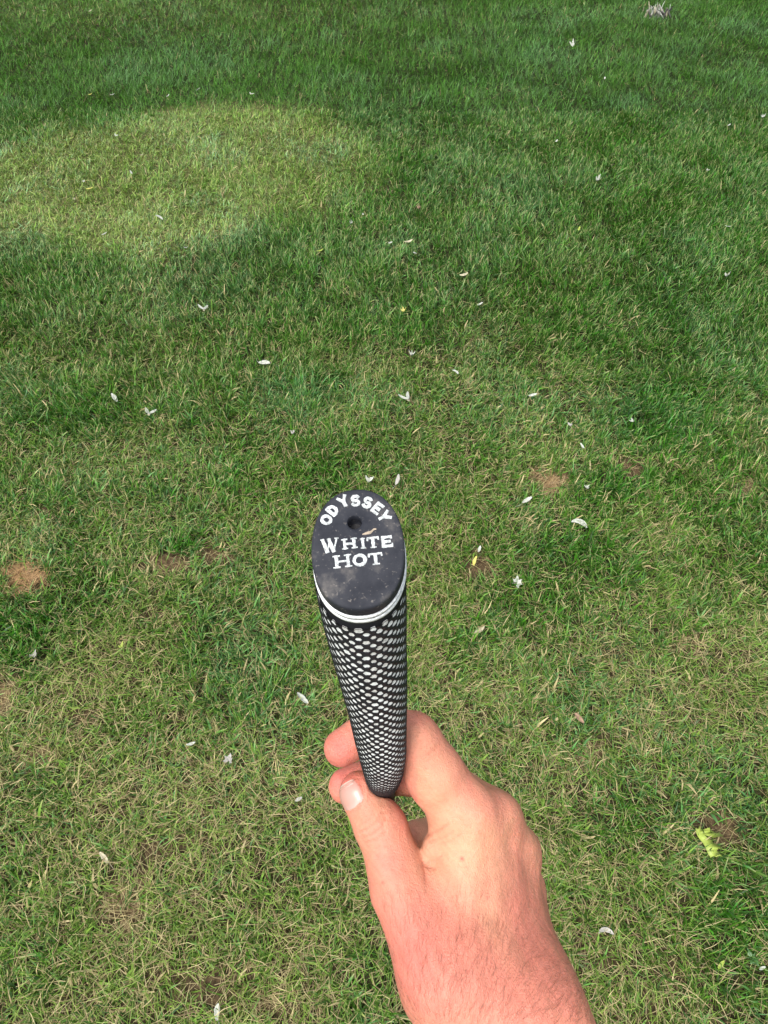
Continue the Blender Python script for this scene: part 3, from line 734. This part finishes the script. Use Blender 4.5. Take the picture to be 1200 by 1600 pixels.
l.new(tc.outputs["Object"], mp.inputs[0]); l.new(mp.outputs[0], vo.inputs["Vector"]); l.new(tc.outputs["Object"], no.inputs["Vector"])
ad = n.new("ShaderNodeMath"); ad.operation = 'ADD'; l.new(vo.outputs[0], ad.inputs[0]); l.new(no.outputs[0], ad.inputs[1])
bp = n.new("ShaderNodeBump"); bp.inputs["Strength"].default_value = .9; bp.inputs["Distance"].default_value = .00035
mp2 = n.new("ShaderNodeMapping"); mp2.inputs["Scale"].default_value = (160, 900, 900); mp2.inputs["Rotation"].default_value = (0, 0, .35)
n2_ = n.new("ShaderNodeTexNoise"); n2_.inputs["Scale"].default_value = 1.0; n2_.inputs["Detail"].default_value = 4; n2_.inputs["Distortion"].default_value = .8
l.new(tc.outputs["Object"], mp2.inputs[0]); l.new(mp2.outputs[0], n2_.inputs["Vector"])
ad2 = n.new("ShaderNodeMath"); ad2.operation = 'MULTIPLY_ADD'; ad2.inputs[1].default_value = .6; l.new(n2_.outputs[0], ad2.inputs[0]); l.new(ad.outputs[0], ad2.inputs[2])
l.new(ad2.outputs[0], bp.inputs["Height"]); l.new(bp.outputs[0], b.inputs["Normal"])
M_SKIN = m
me = big_mesh("person", to_world(HV), HQ); set_color(me, col); me.materials.append(M_SKIN)
hand = bpy.data.objects.new("person", me); C.objects.link(hand)
tag(hand, "bare sunburnt right hand and wrist reaching in to pinch the grip", "person")

# thumbnail: a plate that follows the thumb's own surface
from mathutils.bvhtree import BVHTree
bvh = BVHTree.FromPolygons([tuple(v) for v in HV], [tuple(int(i) for i in q) for q in HQ[:, :]])
def skin_hit(px, py):
    d = Vector(E(px, py, 1.0)).normalized(); loc, nr, i, ds = bvh.ray_cast(Vector((0, 0, 0)), d)
    return (np.array(loc), np.array(nr)) if loc is not None else (None, None)
M_NAIL, n, l, b = mat("nail")
b.inputs["Base Color"].default_value = (.60, .37, .31, 1); b.inputs["Roughness"].default_value = .36; b.inputs["Specular IOR Level"].default_value = .5; b.inputs["Coat Weight"].default_value = .1
at = n.new("ShaderNodeAttribute"); at.attribute_name = "col"; l.new(at.outputs["Color"], b.inputs["Base Color"])
# outline in the picture, tip at the top left, cuticle at the bottom
tcx = J['t3'][0]; tb = J['t2'][0]; ax = (tcx - tb) / np.linalg.norm(tcx - tb)
c_hit, c_n = skin_hit(541, 1240)
V, F = [], []
if c_hit is not None:
    side = np.cross(ax, c_n); side /= np.linalg.norm(side); nrm = np.cross(side, ax)
    if nrm.dot(c_n) < 0: nrm = -nrm
    nu, nv_ = 17, 17
    ctr = tb + ax * 0; 
    for i in range(nu):
        for j in range(nv_):
            uu = i / (nu - 1) * 2 - 1; vv_ = j / (nv_ - 1) * 2 - 1
            # squircle to disc keeps rounded corners
            a_ = uu * math.sqrt(1 - vv_ ** 2 * .38); b2 = vv_ * math.sqrt(1 - uu ** 2 * .30)
            ang = a_ * .80; along = b2 * 6.8
            base_c = c_hit - nrm * 8.6 + ax * along
            dirv = nrm * math.cos(ang) + side * math.sin(ang)
            loc, nr, ii, ds = bvh.ray_cast(Vector(base_c + dirv * 11.5), Vector(-dirv))
            p = np.array(loc) if loc is not None and abs(ds - 2.9) < 2.0 else tcx + (base_c + dirv * 8.6 - tcx) / np.linalg.norm(base_c + dirv * 8.6 - tcx) * 8.95
            edge = max(abs(uu), abs(vv_)); lift = .16 * (1 - edge ** 8) - .03
            V.append(p + dirv * lift)
    for i in range(nu - 1):
        for j in range(nv_ - 1): F.append((i * nv_ + j, (i + 1) * nv_ + j, (i + 1) * nv_ + j + 1, i * nv_ + j + 1))
    nail = mesh_obj("nail", to_world(np.array(V)), F, M_NAIL, hand)
    tj = (np.arange(nu * nv_) % nv_) / (nv_ - 1.0); w_ = sstep(.86, .95, tj)[:, None]; w2 = sstep(.22, .02, tj)[:, None] * .35
    nc = np.array([.46, .25, .205])[None] * (1 - w_) + np.array([.58, .48, .40])[None] * w_; nc = nc * (1 - w2) + np.array([.55, .40, .36])[None] * w2
    set_color(nail.data, nc)
    tag(nail, "pale pink thumbnail")

# fine hairs on the wrist and the back of the hand
M_HAIR = simple("hair", (.17, .075, .04), rough=.5)
V, F = [], []; hr = random.Random(9)
def grow(px, py, ang, Lmm, w=.045, curl=0.3):
    p, nr = skin_hit(px, py)
    if p is None: return
    d = np.array([math.cos(ang), math.sin(ang), 0.0]); d -= nr * d.dot(nr); d /= np.linalg.norm(d) + 1e-9
    sd = np.cross(nr, d); b0 = len(V); k = 5; pos = p - nr * .1
    for i in range(k + 1):
        t = i / k; ww = w * (1 - .8 * t)
        for q in range(3):
            a_ = q * 2.094; V.append(pos + (sd * math.cos(a_) + nr * math.sin(a_)) * ww)
        lift = .42 * (1 - t) ** 1.5 + .02
        pos = pos + (d + nr * lift + sd * curl * (t - .2)) * Lmm / k
    for i in range(k):
        for q in range(3):
            a0 = b0 + i * 3 + q; a1 = b0 + i * 3 + (q + 1) % 3; F.append((a0, a1, a1 + 3, a0 + 3))
for k in range(1500):
    px = hr.uniform(600, 925); py = hr.uniform(1395, 1605)
    if hr.random() > .25 + .75 * min(1, (py - 1395) / 110): continue
    side_t = (px - 620) / 280
    ang = math.radians(100 - 62 * max(0, min(1, side_t)) + hr.gauss(0, 13))
    grow(px, py, ang, hr.uniform(3, 9.5), w=hr.uniform(.025, .048), curl=hr.gauss(-.15, .35))
for k in range(26): grow(hr.gauss(667, 9), hr.gauss(1188, 16), math.radians(hr.gauss(140, 25)), hr.uniform(1.2, 2.6), w=.03)
for k in range(160):                             # fringe along the outer side of the wrist
    py = hr.uniform(1400, 1600); e_ = np.interp(py, [1400, 1500, 1600], [856, 888, 925]) - abs(hr.gauss(0, 7)) - 1
    grow(e_, py, math.radians(hr.gauss(15, 30)), hr.uniform(2, 5), w=.028)
o = mesh_obj("arm_hair", to_world(np.array(V)), F, M_HAIR, hand); o['kind'] = 'stuff'

# ------------------------------------------------------------------ leaves and seeds lying on the lawn
M_PALE = simple("pale_dry_leaf", (.36, .38, .33), rough=.6, nscale=130, namp=.3)
M_PALE2 = simple("cream_dry_leaf", (.35, .32, .22), rough=.65, nscale=130, namp=.3)
M_YEL = simple("yellow_leaf", (.45, .42, .10), rough=.5, nscale=60, namp=.25)
M_YG = simple("yellow_green_leaf", (.28, .36, .06), rough=.5, nscale=55, namp=.15)
M_BRN = simple("brown_dry_leaf", (.26, .17, .11), rough=.8, nscale=60, namp=.3)
M_GRY = simple("grey_dry_leaf", (.33, .32, .29), rough=.8, nscale=60, namp=.25)
M_DRK = simple("dark_old_leaf", (.06, .055, .055), rough=.7, nscale=60, namp=.3)
MATS = dict(p=M_PALE, c=M_PALE2, y=M_YEL, g=M_YG, b=M_BRN, r=M_GRY, d=M_DRK)
def blade_leaf(L, w, curl, bow, hook=0.0, n=9, wav=0.0, sd=0):
    """lens-shaped leaf or seed wing along +Y with a midrib fold"""
    V, F = [], []; rr = random.Random(sd)
    a = 0; x = 0; y = -L / 2; 
    for i in range(n + 1):
        t = i / n; ww = w * .5 * (math.sin(math.pi * min(1, t * .93 + .05)) ** .7) * (1 + wav * rr.uniform(-1, 1)); z = curl * L * (t - .5) ** 2 * 4 * .25 + .002
        a = hook * t; nx_, ny_ = math.cos(a), -math.sin(a)
        for s_, zz in ((-1, bow * ww), (-.5, bow * ww * .3), (0, 0), (.5, bow * ww * .3), (1, bow * ww)):
            V.append((x + nx_ * s_ * ww, y + ny_ * s_ * ww, z + zz))
        x += math.sin(a) * L / n; y += math.cos(a) * L / n
    for i in range(n):
        for k in range(4): F.append((i * 5 + k, i * 5 + k + 1, i * 5 + k + 6, i * 5 + k + 5))
    return V, F
def maple_leaf(R, lobes=5, cut=.45, sd=0, curl=.25, fold=0):
    rr = random.Random(sd); n = 30; V = [(0, 0, .002)]; F = []
    out_ = []; lr = [rr.uniform(.55, 1.1) for _ in range(lobes + 1)]
    for i in range(n + 1):
        a = -2.45 + 4.9 * i / n; ph = (a + 2.45) / 4.9 * lobes
        f = abs((ph % 1) - .5) * 2; rad = R * lr[int(ph)] * (1 - cut * f ** .8) * (1 - .12 * abs(a) / 2.4) + R * .06 * (1 if i % 3 == 0 else -.4) + rr.uniform(-.03, .03) * R
        out_.append((math.sin(a) * rad, math.cos(a) * rad))
    for ring in (.35, .7, 1.0):
        for (x, y) in out_:
            xx, yy = x * ring, y * ring; z = .002 + curl * (xx * xx + yy * yy) / R + .08 * R * math.sin(xx / R * 5 + sd) * ring
            if fold: z += abs(xx) * fold
            V.append((xx, yy, z))
    k = n + 1
    V = [(x + rr.gauss(0, .02) * R, y + rr.gauss(0, .02) * R, z + rr.gauss(0, .035) * R) for x, y, z in V]
    for i in range(n):
        F.append((0, 1 + i + 1, 1 + i))
        for q in (0, 1): F.append((1 + q * k + i, 1 + q * k + i + 1, 1 + (q + 1) * k + i + 1, 1 + (q + 1) * k + i))
    return V, F
def solidify(o, t=.0004):
    md = o.modifiers.new("thickness", 'SOLIDIFY'); md.thickness = t; md.offset = 0
def place(o, px, py, h, rz, tx=0, ty=0):
    p = ground_at(px, py, h); p[2] += relief(p[0], p[1]); o.location = p; o.rotation_euler = (tx, ty, rz)
def stem_part(o, L, r, m_, start=(0, 0, .002), ang=0.0):
    V, F = [], []; k = 6
    for i in range(k + 1):
        t = i / k; c0 = np.array(start) + np.array([math.sin(ang + .5 * t) * -t * L, -math.cos(ang + .5 * t) * t * L, .006 * math.sin(t * 3)])
        for q in range(3): V.append((c0[0] + r * math.cos(q * 2.094), c0[1], c0[2] + r * math.sin(q * 2.094)))
    for i in range(k):
        for q in range(3): F.append((i * 3 + q, i * 3 + (q + 1) % 3, i * 3 + (q + 1) % 3 + 3, i * 3 + q + 3))
    return mesh_obj("stem", V, F, m_, o)
# name, px, py, size px, shape, colour, turn, label
ITEMS = [
 ('w', 181, 215, 9, 'p', 20, "small white winged seed on the pale patch, highest of those there at far left"),
 ('l', 222, 242, 7, 'c', 80, "dull cream flake in the pale patch just right of the upright white seed"),
 ('l', 205, 269, 8, 'p', -30, "small white fleck in the pale patch above and right of the yellow leaf"),
 ('f', 132, 285, 11, 'p', 50, "bright white crumpled leaf lying right above the little yellow leaf"),
 ('l', 140, 295, 13, 'y', 85, "little bright yellow leaf lying flat in the pale patch"),
 ('f', 116, 311, 8, 'c', 10, "faint cream curled leaf below the bright white crumpled one"),
 ('h', 252, 337, 13, 'p', -20, "white hooked leaf at the near edge of the pale patch"),
 ('l', 164, 366, 11, 'p', 75, "thin white leaf lying sideways below the pale patch at left"),
 ('l', 291, 387, 8, 'p', 85, "tiny white sliver under the pale patch, near its lower right"),
 ('l', 70, 20, 7, 'c', 85, "tiny pale leaf alone in the dark grass at the top left corner"),
 ('l', 142, 17, 7, 'c', 85, "tiny pale leaf near the top edge, right of the corner one"),
 ('l', 141, 145, 7, 'y', 85, "tiny yellowish leaf in the dark grass left above the pale patch"),
 ('l', 175, 146, 8, 'p', 80, "tiny whitish leaf next to the yellowish one above the pale patch"),
 ('l', 262, 148, 8, 'p', 30, "small whitish leaf at the upper rim of the pale patch"),
 ('w', 392, 148, 10, 'p', 10, "whitish seed standing at the top rim of the pale patch"),
 ('l', 310, 138, 9, 'p', 85, "faint white sliver just beyond the pale patch"),
 ('f', 568, 334, 9, 'p', 5, "small white upright leaf right of the pale patch"),
 ('f', 549, 347, 11, 'p', 75, "faint white crumpled leaf beside the small upright one"),
 ('l', 501, 391, 12, 'g', 85, "dull yellow-green leaf sunk in grass below the pale patch"),
 ('f', 655, 323, 15, 'b', 70, "orange-brown dead leaf in the far grass near the middle"),
 ('l', 610, 376, 8, 'p', 60, "short white leaf beside the pinkish one in the middle distance"),
 ('l', 639, 375, 15, 'c', 75, "pinkish cream leaf lying sideways in the middle distance"),
 ('l', 649, 394, 11, 'p', 140, "thin white leaf just below the pinkish cream one"),
 ('f', 895, 74, 17, 'p', 60, "cluster-like white crumpled leaf far off, below the dry stalk clump"),
 ('l', 869, 219, 8, 'p', 20, "small white leaf alone in the lush green at upper right"),
 ('f', 932, 286, 17, 'p', 80, "white twisted leaf lying sideways in lush grass at right"),
 ('w', 1104, 269, 9, 'p', 60, "white star-like seed in lush grass near the right side"),
 ('f', 1192, 185, 13, 'p', 75, "white leaf touching the right edge of the picture far off"),
 ('l', 1140, 194, 9, 'p', 60, "dull white leaf a bit left of the one on the right edge"),
 ('l', 945, 123, 7, 'p', 20, "tiny white dot-like leaf under the far crumpled one"),
 ('l', 1137, 356, 10, 'p', 120, "small slanting white leaf at right below the twisted one"),
 ('l', 904, 362, 12, 'g', 20, "mustard green leaf upright in lush grass right of the middle"),
 ('f', 1134, 437, 20, 'p', 85, "white leaf with raised tip lying near the right side"),
 ('l', 726, 430, 15, 'c', 95, "cream leaf lying sideways on the thin strip of lawn"),
 ('l', 751, 476, 11, 'p', 70, "small white leaf just below the cream sideways one"),
 ('f', 631, 489, 14, 'y', 60, "small yellow-green crumpled leaf in the middle of the lawn"),
 ('w', 318, 484, 18, 'p', -25, "pair of white seed wings opened like a V, left upper lawn"),
 ('l', 415, 567, 26, 'p', 108, "long thin white leaf lying sideways with a fine stalk"),
 ('f', 644, 560, 15, 'p', 60, "bright white three-lobed crumpled leaf in mid lawn"),
 ('h', 716, 582, 13, 'p', 10, "small pale hooked leaf right of the three-lobed white one"),
 ('w', 637, 629, 24, 'p', -48, "two white seed wings spread at a right angle in mid lawn"),
 ('l', 833, 616, 15, 'p', 75, "slim white leaf lying sideways right of the spread wings"),
 ('l', 179, 621, 19, 'p', -35, "white spoon-shaped leaf slanting on the left lawn"),
 ('w', 232, 645, 20, 'p', 0, "upright pair of cream seed wings right of the spoon-shaped leaf"),
 ('f', 458, 682, 14, 'r', 70, "grey shrivelled leaf in the grass left above the cap"),
 ('f', 990, 655, 15, 'p', 40, "white cupped leaf beside the brown bare spot at right"),
 ('f', 893, 663, 11, 'r', 60, "small grey-white curled leaf above the orange straw patch"),
 ('l', 910, 695, 12, 'p', -20, "small white slanting leaf between the two bare spots"),
 ('f', 917, 760, 13, 'p', 50, "small white leaf right beside the orange straw patch"),
 ('f', 577, 757, 28, 'p', 60, "white lobed leaf poking out just behind the cap"),
 ('l', 623, 754, 20, 'r', 30, "grey brown curled leaf right behind the cap beside the lobed one"),
 ('l', 823, 780, 20, 'p', 50, "silvery white leaf with frayed end below the orange straw patch"),
 ('h', 912, 809, 26, 'p', -10, "big white hooked leaf shaped like a seven at right"),
 ('m', 809, 907, 22, 'p', 60, "rounded white leaf lying flat right of the grip"),
 ('l', 750, 855, 12, 'p', 25, "small blue-white leaf left above the rounded white one"),
 ('l', 741, 874, 18, 'y', 10, "yellow slender leaf beside the dark bare soil"),
 ('l', 752, 982, 20, 'c', 70, "cream grass-like leaf lying below the rounded white leaf"),
 ('f', 193, 1015, 20, 'g', 20, "bright green curled leaf on the left lawn"),
 ('m', 57, 1028, 22, 'r', 40, "grey faded leaf near the left edge below the orange straw mound"),
 ('l', 472, 1088, 26, 'p', -40, "long white folded leaf left of the grip with a thin stalk"),
 ('l', 300, 1162, 17, 'p', 75, "small oval white leaf on matted straw at lower left"),
 ('m', 358, 1188, 24, 'r', 15, "torn pale grey leaf lower right of the oval white one"),
 ('l', 467, 1246, 14, 'r', 70, "small grey leaf left of the thumb"),
 ('l', 166, 1341, 24, 'c', -40, "dull beige leaf slanting on the lower left lawn"),
 ('l', 337, 1578, 26, 'p', -15, "white folded leaf at the bottom edge left of the wrist"),
 ('h', 950, 1445, 24, 'r', -35, "grey curled leaf right of the wrist"),
 ('big', 1108, 1312, 44, 'g', 0, "big yellow-green toothed maple leaf at lower right"),
 ('l', 1130, 1505, 18, 'g', 50, "small yellow-green pointed leaf low at the right"),
 ('l', 1192, 1511, 12, 'p', 60, "small white leaf on the right edge near the bottom"),
 ('m', 1178, 1497, 34, 'dg', 100, "dark green broad leaf at the right edge near the bottom"),
 ('l', 905, 1121, 22, 'b', -30, "thin brown curled leaf right of the index finger"),
]
M_DG = simple("dark_green_leaf", (.05, .13, .03), rough=.45, nscale=60, namp=.25); MATS['dg'] = M_DG
hts = lambda py: float(np.interp(py, [0, 400, 900, 1600], [.038, .033, .027, .021]))
for idx, (sh, px, py, sz, mc, rz, lab) in enumerate(ITEMS):
    h = hts(py); gpt = ground_at(px, py, h); depth = gpt[1] * cp - (gpt[2] - CAM_H) * sp; mpp = depth / FPX
    S = sz * mpp * (.66 if py < 400 and sh in 'fw' else .86); mt = MATS[mc]; rr = random.Random(idx)
    foresh = 1.0
    if sh == 'l':
        V, F = blade_leaf(S * 1.05, S * rr.uniform(.32, .45), rr.uniform(.3, 1.2), rr.uniform(.2, .9), hook=rr.uniform(-.5, .5), wav=.12, sd=idx); name = "fallen_leaf"
    elif sh == 'h':
        V, F = blade_leaf(S * 1.3, S * .34, .6, .5, hook=-1.9, n=12, wav=.1, sd=idx); name = "fallen_leaf"
    elif sh == 'big':
        OUT = [(450, 310), (400, 400), (330, 380), (345, 500), (385, 600), (430, 700), (445, 800), (470, 900), (520, 985), (600, 960), (640, 985), (700, 965), (790, 985), (760, 905), (705, 850), (740, 800), (835, 785), (760, 740), (700, 690), (620, 620), (550, 580), (495, 512), (590, 540), (720, 570), (800, 558), (940, 552), (865, 492), (800, 478), (755, 432), (690, 420), (672, 360), (600, 385), (560, 378), (500, 405)]
        from mathutils.geometry import tessellate_polygon
        k_ = mpp / 15; c0 = (560, 640)
        V = [((ax_ - c0[0]) * k_, -(ay_ - c0[1]) * k_ * 1.05, .003 * math.sin(i_ * 1.3) + .000004 * abs(ax_ - 480)) for i_, (ax_, ay_) in enumerate(OUT)]
        F = [tuple(t_) for t_ in tessellate_polygon([[Vector((v_[0], v_[1], 0)) for v_ in V]])]
        name = "maple_leaf"
    elif sh == 'w':
        V, F = blade_leaf(S * .85, S * .28, .5, .4, hook=.25, wav=.05, sd=idx); name = "winged_seed"
    elif sh == 'm':
        V, F = maple_leaf(S * .55, 5, .42, idx, rr.uniform(.2, .5), rr.uniform(0, .5)); name = "fallen_leaf"
    else:
        V, F = maple_leaf(S * .52, rr.choice((3, 4, 5)), .5, idx, rr.uniform(.6, 1.3), rr.uniform(.4, 1.1)); name = "fallen_leaf"
    if sh == 'w':
        o = empty(name); 
        tilt = Matrix.Rotation(math.radians(-38), 4, 'Z') @ Matrix.Translation((0, S * .42, 0)); tilt2 = Matrix.Rotation(math.radians(38), 4, 'Z') @ Matrix.Translation((0, S * .42, 0))
        for M4 in (tilt, tilt2):
            wgo = mesh_obj("wing", [tuple(M4 @ Vector(v)) for v in V], F, mt, o); solidify(wgo, S * .02)
        kn = mesh_obj("seed", *blade_leaf(S * .3, S * .22, .1, .3, sd=3), MATS['c'], o); solidify(kn, S * .06)
    else:
        o = mesh_obj(name, V, F, mt); solidify(o, max(.0003, S * .012))
        if sz >= 20 and sh in 'lm': stem_part(o, S * (.7 if sh == 'l' else .45), S * .012 + .0002, mt, (0, -S * .5 if sh == 'l' else 0, .003), rr.uniform(-.6, .6))
    tag(o, lab, "winged seed" if sh == 'w' else "leaf", "pale leaves and seeds strewn over the lawn")
    if sh == 'big': h += .010
    place(o, px, py, h, math.radians(-rz), 0 if sh == 'big' else math.radians(rr.uniform(5, 28)), 0 if sh == 'big' else math.radians(rr.uniform(-18, 18)))

# clump of dried stalks at the far right
cl = empty("stalk_clump"); p = ground_at(1025, 28, 0); cl.location = p
tag(cl, "clump of pale grey dried stalks standing in the far grass at top right", "dry plant")
rr = random.Random(4)
for k in range(46):
    bx = rr.gauss(0, .04); by = rr.gauss(0, .035); hgt = rr.uniform(.04, .10) * (1.1 - abs(bx) * 4); az = rr.uniform(0, 6.28); ln = rr.uniform(.1, 1.1)
    V, F = blade_leaf(hgt, rr.uniform(.007, .014), .5, .5, hook=rr.uniform(-.5, .5), n=5, sd=k)
    M4 = Matrix.Translation((bx, by, hgt * .45)) @ Matrix.Rotation(az, 4, 'Z') @ Matrix.Rotation(ln, 4, 'Y') @ Matrix.Rotation(math.pi / 2, 4, 'X')
    o = mesh_obj("stalk", [tuple(M4 @ Vector(v)) for v in V], F, (M_GRY, M_DRK, M_PALE2, M_PALE, M_GRY)[k % 5], cl); solidify(o, .0006)

# maple standing beyond the top of the picture, the source of the leaves; it dims the sky over the far grass
M_BARK = simple("bark", (.16, .13, .10), rough=.9, nscale=12, namp=.35, bump=.8, bscale=30)
M_CROWN = simple("maple_foliage", (.055, .10, .025), rough=.6, nscale=3, namp=.35)
def maple(x0, y0, hgt, rad, seed):
    t = empty("maple_tree", (x0, y0, 0)); rg = np.random.default_rng(seed)
    V, F = [], []
    def limb(a, b_, ra, rb, k=8):
        a, b_ = np.array(a, float), np.array(b_, float); d = b_ - a; d /= np.linalg.norm(d); u = np.cross(d, [0.3, .9, .1]); u /= np.linalg.norm(u); w = np.cross(d, u); i0 = len(V)
        for c_, r_ in ((a, ra), (b_, rb)):
            for q in range(k): an = 2 * math.pi * q / k; V.append(c_ + r_ * (math.cos(an) * u + math.sin(an) * w))
        for q in range(k): F.append((i0 + q, i0 + (q + 1) % k, i0 + k + (q + 1) % k, i0 + k + q))
    limb((0, 0, -.1), (.1, 0, hgt * .35), .24, .17)
    tips = []
    for q in range(9):
        an = q * 2.4; e_ = np.array([math.cos(an) * rad * .6, math.sin(an) * rad * .6, hgt * (.5 + .05 * q)]); limb((.1, 0, hgt * (.3 + .01 * q)), e_, .11, .03); tips.append(e_)
    mesh_obj("trunk", V, F, M_BARK, t)
    n_ = 16000; cc = rg.normal(0, 1, (70, 3)); cc /= np.linalg.norm(cc, axis=1)[:, None]; cc *= (rg.random((70, 1)) ** .45) * np.array([rad * .85, rad * .85, hgt * .30]); cc[:, 2] += hgt * .64
    p = cc[rg.integers(0, 70, n_)] + rg.normal(0, .38, (n_, 3)); a = rg.normal(0, 1, (n_, 3)); a /= np.linalg.norm(a, axis=1)[:, None]; b2 = np.cross(a, rg.normal(0, 1, (n_, 3))); b2 /= np.linalg.norm(b2, axis=1)[:, None]
    sz_ = .07 + .05 * rg.random((n_, 1)); vv = np.stack([p - a * sz_, p - b2 * sz_ * .7, p + a * sz_, p + b2 * sz_ * .7], 1).reshape(-1, 3)
    me = big_mesh("crown", vv, np.arange(n_ * 4).reshape(-1, 4)); me.materials.append(M_CROWN); o = bpy.data.objects.new("crown", me); C.objects.link(o); o.parent = t
    return t
tag(maple(-2.6, 10.2, 7.5, 3.6, 1), "leafy maple tree standing beyond the far grass on the left", "tree", "trees beyond the lawn")
tag(maple(2.8, 13.5, 8.5, 4.0, 2), "taller maple tree standing further off beyond the lawn on the right", "tree", "trees beyond the lawn")
